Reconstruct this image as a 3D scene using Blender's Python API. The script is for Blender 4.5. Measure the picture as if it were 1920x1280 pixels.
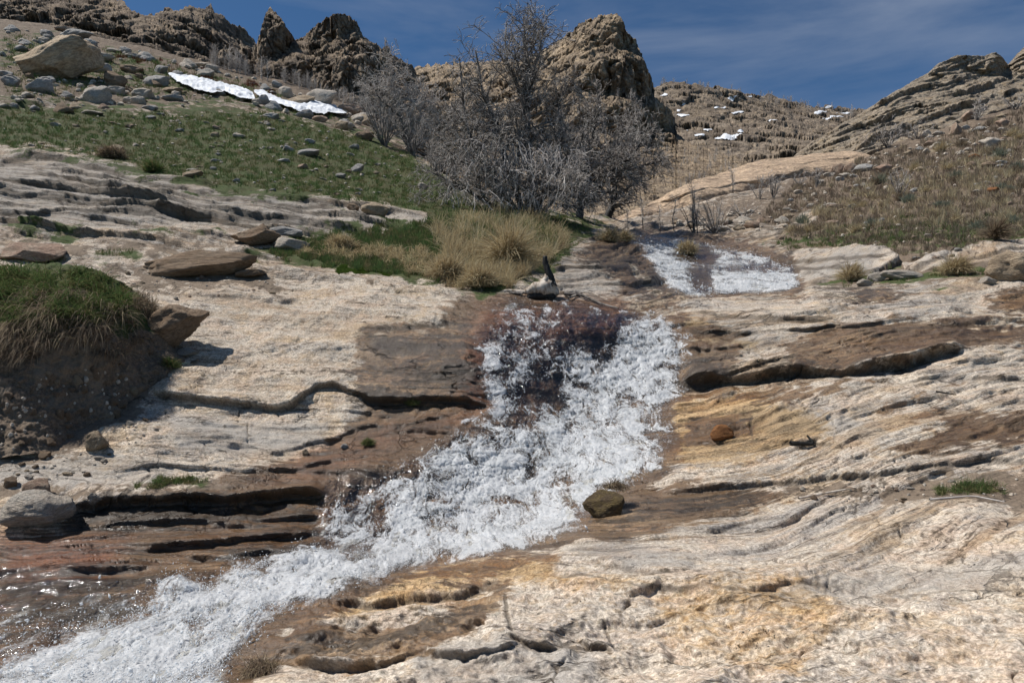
import bpy, math, random
import numpy as np
from mathutils import Vector, Matrix
for o in list(bpy.data.objects): bpy.data.objects.remove(o)
SC = bpy.context.scene
COL = SC.collection
R = math.radians
rng = np.random.default_rng(7)
random.seed(7)

# ------------------------------------------------------------------ camera, sky, sun, exposure
F, CX, HZ = 1280.0, 960.0, 700.0          # focal length in photo pixels, optical centre column, horizon row
EYE = 1.6
cd = bpy.data.cameras.new('camera'); cam = bpy.data.objects.new('camera', cd); COL.objects.link(cam)
cam.location = (0, 0, EYE); cam.rotation_euler = (R(90), 0, 0)
cd.sensor_width = 36; cd.lens = 24; cd.shift_y = 60/1920; cd.clip_end = 5000; cd.clip_start = .05
SC.camera = cam
SUN = Vector((-0.72, 0.02, 1.12)).normalized()
sl = bpy.data.lights.new('sun', 'SUN'); sl.energy = 4.3; sl.angle = R(.53); sl.color = (1, .955, .89)
so = bpy.data.objects.new('sun', sl); COL.objects.link(so)
so.rotation_euler = SUN.to_track_quat('Z', 'Y').to_euler()
W = bpy.data.worlds.new("World"); SC.world = W; W.use_nodes = True
wn, wl = W.node_tree.nodes, W.node_tree.links
wn.clear()
wo = wn.new('ShaderNodeOutputWorld'); bg = wn.new('ShaderNodeBackground'); sk = wn.new('ShaderNodeTexSky')
sk.sky_type = 'NISHITA'; sk.sun_disc = False
sk.sun_elevation = math.asin(SUN.z); sk.sun_rotation = math.atan2(SUN.x, SUN.y)
sk.altitude = 3000; sk.air_density = 1.0; sk.dust_density = .15; sk.ozone_density = 4.0
bg.inputs['Strength'].default_value = .1
tc = wn.new('ShaderNodeTexCoord'); mp = wn.new('ShaderNodeMapping')
mp.inputs['Rotation'].default_value = (0, R(18), R(10)); mp.inputs['Scale'].default_value = (1.6, 2.2, 6.5)
nz = wn.new('ShaderNodeTexNoise'); nz.inputs['Scale'].default_value = 1.3; nz.inputs['Detail'].default_value = 8; nz.inputs['Roughness'].default_value = .55
nz.inputs['Distortion'].default_value = .6
cr = wn.new('ShaderNodeMapRange'); cr.inputs['From Min'].default_value = .44; cr.inputs['From Max'].default_value = .78
cr.inputs['To Min'].default_value = 0; cr.inputs['To Max'].default_value = .55
dk = wn.new('ShaderNodeMix'); dk.data_type = 'RGBA'; dk.blend_type = 'MULTIPLY'; dk.inputs[0].default_value = 1
dk.inputs[7].default_value = (.44, .60, .66, 1)
mx = wn.new('ShaderNodeMix'); mx.data_type = 'RGBA'
mx.inputs[7].default_value = (2.3, 2.7, 3.5, 1)
wl.new(tc.outputs['Generated'], mp.inputs[0]); wl.new(mp.outputs[0], nz.inputs['Vector']); wl.new(nz.outputs[0], cr.inputs[0])
wl.new(sk.outputs[0], dk.inputs[6]); wl.new(dk.outputs[2], mx.inputs[6]); wl.new(cr.outputs[0], mx.inputs[0])
wl.new(mx.outputs[2], bg.inputs[0]); wl.new(bg.outputs[0], wo.inputs[0])
SC.view_settings.view_transform = 'Standard'; SC.view_settings.look = 'None'
SC.view_settings.exposure = 0.38; SC.view_settings.gamma = 1

# ------------------------------------------------------------------ numpy noise
def _h(ix, iy, iz, s):
    h = (ix.astype(np.uint32)*np.uint32(374761393) + iy.astype(np.uint32)*np.uint32(668265263)
         + iz.astype(np.uint32)*np.uint32(2147483647 & 0x5bd1e995) + np.uint32(s*7919 % 4294967295))
    h ^= h >> np.uint32(13); h *= np.uint32(1274126177); h ^= h >> np.uint32(16)
    h *= np.uint32(2246822519); h ^= h >> np.uint32(15)
    return h
def perlin(x, y, z=None, s=0):
    x = np.asarray(x, np.float32); y = np.asarray(y, np.float32)
    z = np.zeros_like(x) if z is None else np.asarray(z, np.float32)
    x0 = np.floor(x); y0 = np.floor(y); z0 = np.floor(z)
    fx, fy, fz = x-x0, y-y0, z-z0
    ix, iy, iz = x0.astype(np.int64), y0.astype(np.int64), z0.astype(np.int64)
    u, v, w = [t*t*t*(t*(t*6-15)+10) for t in (fx, fy, fz)]
    r = 0
    for a in (0, 1):
        for b in (0, 1):
            for c in (0, 1):
                h = _h(ix+a, iy+b, iz+c, s)
                gx = (h & np.uint32(1023)).astype(np.float32)/511.5-1
                gy = ((h >> np.uint32(10)) & np.uint32(1023)).astype(np.float32)/511.5-1
                gz = ((h >> np.uint32(20)) & np.uint32(1023)).astype(np.float32)/511.5-1
                d = gx*(fx-a)+gy*(fy-b)+gz*(fz-c)
                r = r + d*(u if a else 1-u)*(v if b else 1-v)*(w if c else 1-w)
    return r*1.5
def fbm(x, y, z=None, o=4, s=0, g=.5, l=2.03):
    r = 0; a = 1.0; f = 1.0
    for k in range(o):
        r = r + a*perlin(x*f, y*f, None if z is None else z*f, s+k*17); a *= g; f *= l
    return r
def ridged(x, y, z=None, o=4, s=0, g=.5):
    r = 0; a = 1.0; f = 1.0
    for k in range(o):
        r = r + a*(1-2*np.abs(perlin(x*f, y*f, None if z is None else z*f, s+k*17))); a *= g; f *= 2.03
    return r
def worley(x, y, z, s=0):
    x = np.asarray(x, np.float32); y = np.asarray(y, np.float32); z = np.asarray(z, np.float32); sh = x.shape
    x, y, z = x.ravel(), y.ravel(), z.ravel(); ix, iy, iz = [np.floor(t).astype(np.int64) for t in (x, y, z)]
    f1 = np.full(x.shape, 9., np.float32); f2 = f1.copy(); idv = np.zeros_like(x); slope = np.zeros_like(x)
    for a in (-1, 0, 1):
        for b in (-1, 0, 1):
            for c in (-1, 0, 1):
                h = _h(ix+a, iy+b, iz+c, s)
                dx = ix+a+(h & np.uint32(1023))/1023.-x; dy = iy+b+((h >> np.uint32(10)) & np.uint32(1023))/1023.-y; dz = iz+c+((h >> np.uint32(20)) & np.uint32(1023))/1023.-z
                d = np.sqrt(dx*dx+dy*dy+dz*dz); h2 = ((h*np.uint32(2654435761)) >> np.uint32(12))
                v = (h2 & np.uint32(255))/255.; gx = ((h2 >> np.uint32(8)) & np.uint32(63))/31.5-1; gz = ((h2 >> np.uint32(14)) & np.uint32(63))/31.5-1
                n = d < f1; f2 = np.where(n, f1, np.minimum(f2, d)); f1 = np.where(n, d, f1); idv = np.where(n, v+.7*(gx*dx+gz*dz), idv)
    return idv.reshape(sh), (f2-f1).reshape(sh)
def sstep(a, b, x):
    t = np.clip((x-a)/(b-a), 0, 1); return t*t*(3-2*t)

# ------------------------------------------------------------------ geometry helpers
def tag(o, label=None, cat=None, group=None, kind=None):
    if label: o['label'] = label
    if cat: o['category'] = cat
    if group: o['group'] = group
    if kind: o['kind'] = kind
    return o
def ray(px, py, d):
    px, py, d = np.broadcast_arrays(np.asarray(px, float), np.asarray(py, float), np.asarray(d, float))
    return np.stack([(px-CX)/F*d, d, EYE+(HZ-py)/F*d], -1)
def mesh_np(name, V, faces, mats, parent=None, smooth=True, attrs=None, vattrs=None):
    """faces: int array (n,3) or (n,4)"""
    me = bpy.data.meshes.new(name)
    V = np.ascontiguousarray(V, np.float32); faces = np.ascontiguousarray(faces, np.int32)
    n, k = faces.shape
    me.vertices.add(len(V)); me.vertices.foreach_set('co', V.ravel())
    me.loops.add(n*k); me.loops.foreach_set('vertex_index', faces.ravel())
    me.polygons.add(n); me.polygons.foreach_set('loop_start', np.arange(0, n*k, k, dtype=np.int32))
    me.polygons.foreach_set('use_smooth', np.full(n, smooth))
    for a, v in (attrs or {}).items():
        t = me.attributes.new(a, 'FLOAT', 'POINT'); t.data.foreach_set('value', np.ascontiguousarray(v, np.float32).ravel())
    for a, v in (vattrs or {}).items():
        t = me.attributes.new(a, 'FLOAT_VECTOR', 'POINT'); t.data.foreach_set('vector', np.ascontiguousarray(v, np.float32).ravel())
    me.update(calc_edges=True); me.validate()
    me.materials.append(mats)
    o = bpy.data.objects.new(name, me); COL.objects.link(o)
    if parent: o.parent = parent
    return o
def rbf(ctrl, px, py, sx=300., sy=120.):
    c = np.array(ctrl, float); X = np.stack([c[:, 0]/sx, c[:, 1]/sy], 1); v = np.log(c[:, 2])
    def K(r2): return .5*r2*np.log(r2+1e-9)
    n = len(X); A = np.zeros((n+3, n+3)); D = ((X[:, None]-X[None])**2).sum(-1)
    A[:n, :n] = K(D)+1e-3*np.eye(n); A[:n, n] = 1; A[:n, n+1:] = X; A[n, :n] = 1; A[n+1:, :n] = X.T
    w = np.linalg.solve(A, np.r_[v, 0, 0, 0])
    qx, qy = px.ravel()/sx, py.ravel()/sy
    out = w[n]+w[n+1]*qx+w[n+2]*qy
    for i in range(n): out = out + w[i]*K((qx-X[i, 0])**2+(qy-X[i, 1])**2)
    return np.exp(out).reshape(px.shape)
def polysd(P, px, py):
    """signed distance in photo pixels, + inside"""
    P = np.array(P, float); inside = np.zeros(px.shape, bool); d2 = np.full(px.shape, 1e12)
    for i in range(len(P)):
        a, b = P[i-1], P[i]
        ex, ey = b-a; L = ex*ex+ey*ey+1e-9
        t = np.clip(((px-a[0])*ex+(py-a[1])*ey)/L, 0, 1)
        d2 = np.minimum(d2, (px-a[0]-t*ex)**2+(py-a[1]-t*ey)**2)
        c = ((a[1] > py) != (b[1] > py)) & (px < (b[0]-a[0])*(py-a[1])/(b[1]-a[1]+1e-12)+a[0])
        inside ^= c
    d = np.sqrt(d2); return np.where(inside, d, -d)
def mask(polys, px, py, soft=12):
    m = np.zeros(px.shape)
    for p in polys:
        a = 1.0
        if isinstance(p[0], (int, float)): a, p = p[0], p[1]
        m = np.maximum(m, a*np.clip(.5+polysd(p, px, py)/(2*soft), 0, 1))
    return m
class Sheet:
    """a terrain surface: columns are sight lines of the survey, rows run from its crest down to its foot; real distances from controls"""
    def __init__(s, name, px, nrow, top, bot, ctrl, jag=0, jf=.05, back=14, bdrop=.10, bstep=.10, seed=0, pw=1.0):
        s.name = name; s.px = np.asarray(px, float); s.nr = nrow; s.back = back
        t = np.array(top, float); b = np.array(bot, float)
        s.top = np.interp(s.px, t[:, 0], t[:, 1]); s.bot = np.interp(s.px, b[:, 0], b[:, 1])
        s.top0 = s.top.copy()
        if jag: s.top = s.top + jag*fbm(s.px*jf, s.px*0+seed*3.1, o=4, s=seed, g=.6)
        s.t = np.linspace(0, 1, nrow)**pw; s.pw = pw
        s.PX = np.repeat(s.px[None], nrow, 0); s.PY = s.top[None]+(s.bot-s.top)[None]*s.t[:, None]
        s.D = rbf(ctrl, s.PX, s.PY)
        ramp = np.linspace(0, .03, nrow)[:, None]
        s.D = np.exp(np.minimum.accumulate(np.log(s.D)+ramp, axis=0)-ramp)
        s.pos = ray(s.PX, s.PY, s.D)
        s.bdrop, s.bstep = bdrop, bstep
        s.normals()
    def normals(s):
        du = np.gradient(s.pos, axis=1); dv = np.gradient(s.pos, axis=0)
        n = np.cross(dv, du); n /= np.linalg.norm(n, axis=-1, keepdims=True)+1e-9
        v = s.pos-np.array([0, 0, EYE])
        n[(n*v).sum(-1) > 0] *= -1
        s.n = n
    def displace(s, h, a=.5, b=.9):
        v = s.pos-np.array([0, 0, EYE]); v /= np.linalg.norm(v, axis=-1, keepdims=True)
        s.pos = s.pos+(s.n*a-v*b)*h[..., None]; s.normals()
    def at(s, px, py, arr=None):
        arr = s.pos if arr is None else arr
        px = np.asarray(px, float); py = np.asarray(py, float)
        ci = np.interp(px, s.px, np.arange(len(s.px)))
        tp = np.interp(px, s.px, s.top); bt = np.interp(px, s.px, s.bot)
        tt = np.clip((py-tp)/(bt-tp), 0, 1)**(1/s.pw)*(s.nr-1)
        c0 = np.clip(np.floor(ci).astype(int), 0, len(s.px)-2); r0 = np.clip(np.floor(tt).astype(int), 0, s.nr-2)
        fc = ci-c0; fr = tt-r0
        if arr.ndim == 3: fc = fc[..., None]; fr = fr[..., None]
        return (arr[r0, c0]*(1-fc)*(1-fr)+arr[r0, c0+1]*fc*(1-fr)+arr[r0+1, c0]*(1-fc)*fr+arr[r0+1, c0+1]*fc*fr)
    def build(s, mat, attrs=None, vattrs=None, kind='structure', name=None):
        attrs = dict(attrs or {}); vattrs = dict(vattrs or {})
        top = s.pos[0]; bk = []
        for k in range(s.back, 0, -1):
            p = top.copy(); q = k/s.back
            dd = s.D[0]*s.bstep*q*s.back/3
            p[:, 1] += dd; p[:, 0] += dd*(s.px-CX)/F; p[:, 2] -= dd*s.bdrop*(1+3*q)*2
            bk.append(p)
        G = np.concatenate([np.array(bk), s.pos], 0) if s.back else s.pos
        nr, nc = G.shape[:2]
        i = np.arange(nr*nc).reshape(nr, nc)
        f = np.stack([i[:-1, :-1], i[1:, :-1], i[1:, 1:], i[:-1, 1:]], -1).reshape(-1, 4)
        A = {k: np.concatenate([np.repeat(v[:1], s.back, 0), v], 0) for k, v in attrs.items()}
        VA = {}
        for k, v in vattrs.items():
            VA[k] = np.concatenate([np.repeat(v[:1], s.back, 0), v], 0)
            if s.back: VA[k][:s.back, :, 1] += (np.arange(s.back, 0, -1)*.7)[:, None]
        o = mesh_np(name or s.name, G.reshape(-1, 3), f, mat, attrs={k: v for k, v in A.items()}, vattrs=VA)
        if kind: o['kind'] = kind
        return o

# ------------------------------------------------------------------ material helpers
class MT:
    def __init__(s, name):
        s.m = bpy.data.materials.new(name); s.m.use_nodes = True; s.N = s.m.node_tree.nodes; s.L = s.m.node_tree.links
        s.N.clear(); s.out = s.N.new('ShaderNodeOutputMaterial')
    def put(s, sock, v):
        if isinstance(v, bpy.types.NodeSocket): s.L.new(v, sock)
        elif isinstance(v, (tuple, list)) and len(v) == 3 and sock.type == 'RGBA': sock.default_value = (*v, 1)
        else: sock.default_value = v
    def attr(s, n, vec=False):
        a = s.N.new('ShaderNodeAttribute'); a.attribute_name = n; return a.outputs['Vector' if vec else 'Fac']
    def objrand(s):
        return s.N.new('ShaderNodeObjectInfo').outputs['Random']
    def coord(s, k='Object'):
        return s.N.new('ShaderNodeTexCoord').outputs[k]
    def mapping(s, v, scale=(1, 1, 1), loc=(0, 0, 0), rot=(0, 0, 0)):
        m = s.N.new('ShaderNodeMapping'); s.put(m.inputs[0], v); m.inputs['Scale'].default_value = scale
        m.inputs['Location'].default_value = loc; m.inputs['Rotation'].default_value = rot; return m.outputs[0]
    def noise(s, v, sc, det=5, ro=.55, dist=0, scale=None, loc=(0, 0, 0)):
        if scale: v = s.mapping(v, scale, loc)
        n = s.N.new('ShaderNodeTexNoise'); s.put(n.inputs['Vector'], v); n.inputs['Scale'].default_value = sc
        n.inputs['Detail'].default_value = det; n.inputs['Roughness'].default_value = ro; n.inputs['Distortion'].default_value = dist
        return n.outputs[0]
    def vor(s, v, sc, feat='F1', scale=None, rand=1):
        if scale: v = s.mapping(v, scale)
        n = s.N.new('ShaderNodeTexVoronoi'); s.put(n.inputs['Vector'], v); n.inputs['Scale'].default_value = sc; n.feature = feat
        n.inputs['Randomness'].default_value = rand
        return n.outputs[0]
    def rng(s, v, a, b, c=0, d=1, smooth=True):
        n = s.N.new('ShaderNodeMapRange'); n.interpolation_type = 'SMOOTHSTEP' if smooth else 'LINEAR'
        for k, x in zip(('From Min', 'From Max', 'To Min', 'To Max'), (a, b, c, d)): s.put(n.inputs[k], x)
        s.put(n.inputs['Value'], v); return n.outputs[0]
    def math(s, op, a, b=0.):
        n = s.N.new('ShaderNodeMath'); n.operation = op; s.put(n.inputs[0], a); s.put(n.inputs[1], b); return n.outputs[0]
    def mix(s, f, a, b, mode='MIX'):
        n = s.N.new('ShaderNodeMix'); n.data_type = 'RGBA'; n.blend_type = mode
        s.put(n.inputs[0], f); s.put(n.inputs[6], a); s.put(n.inputs[7], b); return n.outputs[2]
    def mixf(s, f, a, b):
        n = s.N.new('ShaderNodeMix'); n.data_type = 'FLOAT'
        s.put(n.inputs[0], f); s.put(n.inputs[2], a); s.put(n.inputs[3], b); return n.outputs[0]
    def bump(s, h, st=.5, dist=.02, nrm=None):
        n = s.N.new('ShaderNodeBump'); s.put(n.inputs['Height'], h); n.inputs['Strength'].default_value = st
        s.put(n.inputs['Distance'], dist)
        if nrm: s.L.new(nrm, n.inputs['Normal'])
        return n.outputs[0]
    def bsdf(s, col, rough=.9, nrm=None, spec=.3, **k):
        b = s.N.new('ShaderNodeBsdfPrincipled'); s.put(b.inputs['Base Color'], col); s.put(b.inputs['Roughness'], rough)
        s.put(b.inputs['Specular IOR Level'], spec)
        if nrm: s.L.new(nrm, b.inputs['Normal'])
        for kk, v in k.items(): s.put(b.inputs[kk.replace('_', ' ')], v)
        return b.outputs[0]
    def end(s, sh): s.L.new(sh, s.out.inputs[0]); return s.m

# ------------------------------------------------------------------ materials
def mask_edge(M, a, nz, amp=.5, w=.08):
    v = M.math('ADD', a, M.math('MULTIPLY', M.math('SUBTRACT', nz, .5), M.math('MULTIPLY', amp, M.rng(M.math('ABSOLUTE', M.math('SUBTRACT', a, .5)), .5, .35, 0, 1))))
    return M.rng(v, .5-w, .5+w)
def bedrock_material():
    M = MT('bedrock'); fol = M.attr('fol', True); P = M.coord('Object')
    st = M.attr('strk')
    n_big = M.noise(fol, 1, 5, .6, .3, scale=(.5, 1.0, .6))
    n_str = M.noise(fol, 1, 7, .62, .6, scale=(.8, 6, 3))
    n_str2 = M.noise(fol, 1, 6, .62, .35, scale=(2.4, 26, 10), loc=(3, 1, 0))
    n_fine = M.noise(P, 46, 8, .74)
    n_med = M.noise(P, 4.2, 8, .66, .15)
    n_bl = M.noise(P, 1.7, 8, .68, .3, loc=(5, 1, 2), scale=(1, 1, 1.4))
    lin = M.noise(P, 2.6, 8, .72, 1.2, loc=(2, 8, 1), scale=(1, 1, 1))
    vein = M.rng(M.math('ABSOLUTE', M.math('SUBTRACT', lin, .5)), .0, .012, 1, 0)
    n_mo = M.noise(P, 13, 8, .72, .1, loc=(3, 3, 3)); n_mo2 = M.noise(P, 24, 6, .7, .1, loc=(7, 1, 3)); fgm = M.math('SUBTRACT', 1, st)
    c = M.mix(M.rng(n_big, .40, .60), (.56, .52, .465), (.66, .605, .53))
    c = M.mix(M.rng(n_med, .45, .62, 0, .7), c, (.58, .46, .365))
    c = M.mix(M.rng(n_bl, .50, .62, 0, .75), c, (.42, .39, .365))
    c = M.mix(M.rng(n_bl, .46, .36, 0, .8), c, (.55, .44, .31))
    c = M.mix(M.math('MULTIPLY', M.rng(n_str, .50, .66, 0, .5), st), c, (.44, .33, .245))
    c = M.mix(M.math('MULTIPLY', M.rng(n_str, .50, .34, 0, .8), st), c, (.25, .235, .22))
    c = M.mix(M.rng(n_med, .45, .30, 0, .7), c, (.70, .64, .56))
    c = M.mix(M.math('MULTIPLY', M.rng(n_str2, .46, .35, 0, .85), M.rng(st, 0, 1, .18, 1)), c, (.12, .095, .075))
    c = M.mix(M.math('MULTIPLY', M.rng(n_str2, .56, .68, 0, .4), st), c, (.62, .54, .43))
    c = M.mix(M.math('MULTIPLY', vein, M.rng(n_bl, .45, .65, 0, .4)), c, (.14, .11, .09))
    c = M.mix(M.math('MULTIPLY', M.rng(n_mo, .50, .60, 0, .65), M.mixf(fgm, .5, 1)), c, (.47, .37, .26))
    c = M.mix(M.math('MULTIPLY', M.rng(n_mo2, .54, .62, 0, .6), M.mixf(fgm, .5, 1)), c, (.24, .235, .20))
    c = M.mix(M.math('MULTIPLY', M.rng(n_mo2, .45, .38, 0, .7), M.mixf(fgm, .3, 1)), c, (.68, .62, .54))
    bd_ = M.noise(fol, 1, 6, .6, .4, scale=(.35, 3.2, 1), loc=(4, 4, 4))
    c = M.mix(M.math('MULTIPLY', M.rng(bd_, .53, .59, 0, .6), st), c, M.mix(1, c, (.60, .50, .38), 'MULTIPLY'))
    c = M.mix(M.math('MULTIPLY', M.rng(bd_, .44, .36, 0, .5), st), c, (.40, .395, .39))
    c = M.mix(M.rng(n_fine, .40, .60, 0, 1), M.mix(1, c, (.62, .58, .54), 'MULTIPLY'), M.mix(1, c, (1.2, 1.17, 1.12), 'MULTIPLY'))
    c = M.mix(M.math('MULTIPLY', M.rng(M.math('ADD', M.attr('gry'), M.math('SUBTRACT', n_big, .5)), .3, .7), .72), c, M.mix(M.rng(n_str, .35, .65), M.mix(1, c, (.52, .52, .53), 'MULTIPLY'), (.42, .40, .37)))
    def warp(v, sc, amt):
        n = M.N.new('ShaderNodeTexNoise'); M.put(n.inputs['Vector'], v); n.inputs['Scale'].default_value = sc; n.inputs['Detail'].default_value = 5
        a_ = M.N.new('ShaderNodeVectorMath'); a_.operation = 'SUBTRACT'; M.L.new(n.outputs['Color'], a_.inputs[0]); a_.inputs[1].default_value = (.5, .5, .5)
        b_ = M.N.new('ShaderNodeVectorMath'); b_.operation = 'SCALE'; M.L.new(a_.outputs[0], b_.inputs[0]); b_.inputs['Scale'].default_value = amt
        c_ = M.N.new('ShaderNodeVectorMath'); c_.operation = 'ADD'; M.put(c_.inputs[0], v); M.L.new(b_.outputs[0], c_.inputs[1]); return c_.outputs[0]
    ca = M.vor(warp(M.mapping(fol, (1.1, 4.2, 1)), 1.6, .9), 1, 'DISTANCE_TO_EDGE'); cb = M.vor(warp(M.mapping(P, (2.6, 3.2, 3.2)), 1.4, 1.0), 1, 'DISTANCE_TO_EDGE')
    cka = M.math('MULTIPLY', M.rng(ca, .006, .035, 1, 0), M.rng(n_bl, .48, .62)); ckb = M.math('MULTIPLY', M.rng(cb, .006, .03, 1, 0), M.math('MULTIPLY', M.rng(n_big, .5, .62), M.mixf(fgm, .25, 1)))
    ckk = M.math('MAXIMUM', cka, ckb)
    c = M.mix(M.math('MULTIPLY', ckk, .75), c, (.085, .07, .055))
    gr = M.noise(P, 130, 3, .7); c = M.mix(M.rng(gr, .36, .64), M.mix(1, c, (.78, .76, .74), 'MULTIPLY'), M.mix(1, c, (1.14, 1.13, 1.12), 'MULTIPLY'))
    # black lichen specks and ochre blotches
    sp = M.noise(P, 60, 3, .6); spm = M.noise(P, 2.2, 3, .5)
    c = M.mix(M.math('MULTIPLY', M.rng(sp, .63, .68), M.rng(spm, .5, .62)), c, (.05, .048, .045))
    och = M.attr('och')
    on = M.noise(fol, 1, 5, .6, .5, scale=(2.2, 7, 3), loc=(9, 2, 0))
    c = M.mix(M.rng(M.math('ADD', och, M.math('MULTIPLY', M.math('SUBTRACT', M.math('ADD', M.math('MULTIPLY', on, .5), M.math('MULTIPLY', n_mo, .5)), .54), 2.2)), .15, .8, 0, .9), c, M.mix(1, c, M.mix(n_med, (.68, .50, .27), (1.0, .83, .58)), 'MULTIPLY'))
    c = M.mix(M.math('MULTIPLY', M.attr('rust'), .8), c, M.mix(1, c, (.95, .50, .34), 'MULTIPLY'))
    crk = M.attr('crk')
    c = M.mix(M.rng(crk, .15, .8, 0, .65), c, (.07, .055, .04))
    # soil and thin turf
    en = M.noise(P, 3.2, 8, .68, .3)
    soil = M.mix(M.rng(n_fine, .35, .65), (.10, .075, .055), (.22, .165, .12))
    soil = M.mix(M.rng(en, .4, .65, 0, .6), soil, (.26, .205, .15))
    sm = mask_edge(M, M.attr('soil'), en, 3.0, .10)
    c = M.mix(sm, c, soil)
    gn = M.noise(P, 1.5, 7, .65)
    g = M.mix(M.rng(gn, .4, .62), (.085, .085, .035), (.055, .090, .026))
    g = M.mix(M.rng(n_fine, .42, .6, 0, .5), g, (.11, .085, .045))
    gm = mask_edge(M, M.attr('turf'), gn, 3.4, .14)
    c = M.mix(gm, c, g)
    # wet: darker body colour with a water film
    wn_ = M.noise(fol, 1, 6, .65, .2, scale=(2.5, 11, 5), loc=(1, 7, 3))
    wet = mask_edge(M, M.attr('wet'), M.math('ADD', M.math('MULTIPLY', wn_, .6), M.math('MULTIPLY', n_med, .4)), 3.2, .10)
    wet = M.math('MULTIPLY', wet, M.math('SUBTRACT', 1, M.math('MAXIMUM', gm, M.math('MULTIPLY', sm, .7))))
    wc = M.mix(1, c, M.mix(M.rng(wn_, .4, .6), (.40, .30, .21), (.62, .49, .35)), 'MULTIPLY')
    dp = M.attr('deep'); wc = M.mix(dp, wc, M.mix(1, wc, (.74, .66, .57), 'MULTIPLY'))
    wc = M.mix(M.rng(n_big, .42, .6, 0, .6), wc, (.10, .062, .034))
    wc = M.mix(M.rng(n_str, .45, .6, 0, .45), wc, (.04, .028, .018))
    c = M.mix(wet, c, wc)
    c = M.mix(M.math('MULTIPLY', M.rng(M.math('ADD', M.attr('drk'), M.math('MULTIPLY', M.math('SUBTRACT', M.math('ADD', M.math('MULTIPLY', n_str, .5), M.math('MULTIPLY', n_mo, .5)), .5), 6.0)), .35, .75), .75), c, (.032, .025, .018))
    spk = M.rng(M.noise(P, 9, 4, .6), .45, .65, .30, .62)
    rough = M.mixf(wet, .88, spk)
    spec = M.mixf(wet, .22, .5)
    h = M.math('ADD', M.math('MULTIPLY', n_str2, .55), M.math('ADD', M.math('MULTIPLY', n_fine, .35), M.math('MULTIPLY', n_med, .9)))
    h = M.math('SUBTRACT', h, M.math('MULTIPLY', ckk, .8))
    h = M.math('ADD', h, M.math('ADD', M.math('MULTIPLY', n_str, .7), M.math('MULTIPLY', n_mo, M.mixf(fgm, .7, 1.1))))
    b = M.bump(h, .8, M.math('MULTIPLY', M.attr('bs'), .036))
    return M.end(M.bsdf(c, rough, b, spec))
def cliff_material(name, a, b, dark, sc=.05, lay=(1, 1, 3), veg=0., bd=2.0, rot=(0, 0, 0), warm=(.30, .21, .12)):
    M = MT(name); P = M.coord('Object')
    if rot != (0, 0, 0): P = M.mapping(P, (1, 1, 1), (0, 0, 0), rot)
    n1 = M.noise(P, sc, 6, .62, .5); n2 = M.noise(P, sc*5, 8, .66, .3, scale=lay); n3 = M.noise(P, sc*22, 6, .68)
    nv = M.noise(P, sc*3.2, 7, .68, .6, scale=(1.6, 1.6, .5), loc=(4, 2, 1))
    c = M.mix(M.rng(n1, .38, .62), a, b)
    c = M.mix(M.rng(n2, .40, .62), M.mix(1, c, (.66, .63, .62), 'MULTIPLY'), M.mix(1, c, (1.12, 1.08, 1.02), 'MULTIPLY'))
    c = M.mix(M.rng(nv, .50, .66, 0, .55), c, warm)
    c = M.mix(M.rng(nv, .47, .34, 0, .75), c, dark)
    c = M.mix(M.rng(n3, .36, .62), M.mix(1, c, (.62, .60, .58), 'MULTIPLY'), M.mix(1, c, (1.22, 1.2, 1.16), 'MULTIPLY'))
    if veg:
        v = M.rng(M.noise(P, sc*2, 7, .7), .45, .58, 0, veg)
        c = M.mix(v, c, M.mix(n3, (.07, .055, .04), (.15, .115, .085)))
    h = M.math('ADD', n2, M.math('ADD', M.math('MULTIPLY', n3, .5), M.math('MULTIPLY', nv, .8)))
    return M.end(M.bsdf(c, .95, M.bump(h, .9, bd), .15))
def stone_material(name, c1, c2, c3):
    M = MT(name); P = M.coord('Object'); r = M.objrand()
    v = M.mapping(P, (1, 1, 1)); va = M.N.new('ShaderNodeVectorMath'); va.operation = 'ADD'
    M.L.new(v, va.inputs[0]); cmb = M.N.new('ShaderNodeCombineXYZ'); M.L.new(M.math('MULTIPLY', r, 37.), cmb.inputs[0]); M.L.new(cmb.outputs[0], va.inputs[1])
    v = va.outputs[0]
    n1 = M.noise(v, 1.6, 5, .6, .4); n2 = M.noise(v, 9, 7, .66, scale=(1, 1, 2.2)); n3 = M.noise(v, 40, 4, .6)
    c = M.mix(r, c1, c2); c = M.mix(M.rng(n1, .4, .62), c, c3)
    c = M.mix(M.rng(n2, .35, .65), M.mix(1, c, (.60, .58, .56), 'MULTIPLY'), M.mix(1, c, (1.15, 1.13, 1.1), 'MULTIPLY'))
    c = M.mix(M.rng(n3, .60, .68, 0, .6), c, (.09, .08, .07))
    h = M.math('ADD', n2, M.math('MULTIPLY', n3, .25))
    return M.end(M.bsdf(c, .9, M.bump(h, .8, .10), .2))
def blade_material(name, cols, trans=.25):
    M = MT(name); t = M.attr('tint')
    n = M.N.new('ShaderNodeValToRGB'); M.L.new(t, n.inputs[0]); el = n.color_ramp.elements
    el[0].color = (*cols[0], 1); el[1].color = (*cols[-1], 1)
    for i, c in enumerate(cols[1:-1]): e = el.new((i+1)/(len(cols)-1)); e.color = (*c, 1)
    d = M.N.new('ShaderNodeBsdfDiffuse'); M.L.new(n.outputs[0], d.inputs[0])
    tr = M.N.new('ShaderNodeBsdfTranslucent'); M.L.new(n.outputs[0], tr.inputs[0])
    m = M.N.new('ShaderNodeMixShader'); m.inputs[0].default_value = trans
    M.L.new(d.outputs[0], m.inputs[1]); M.L.new(tr.outputs[0], m.inputs[2])
    return M.end(m.outputs[0])
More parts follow.
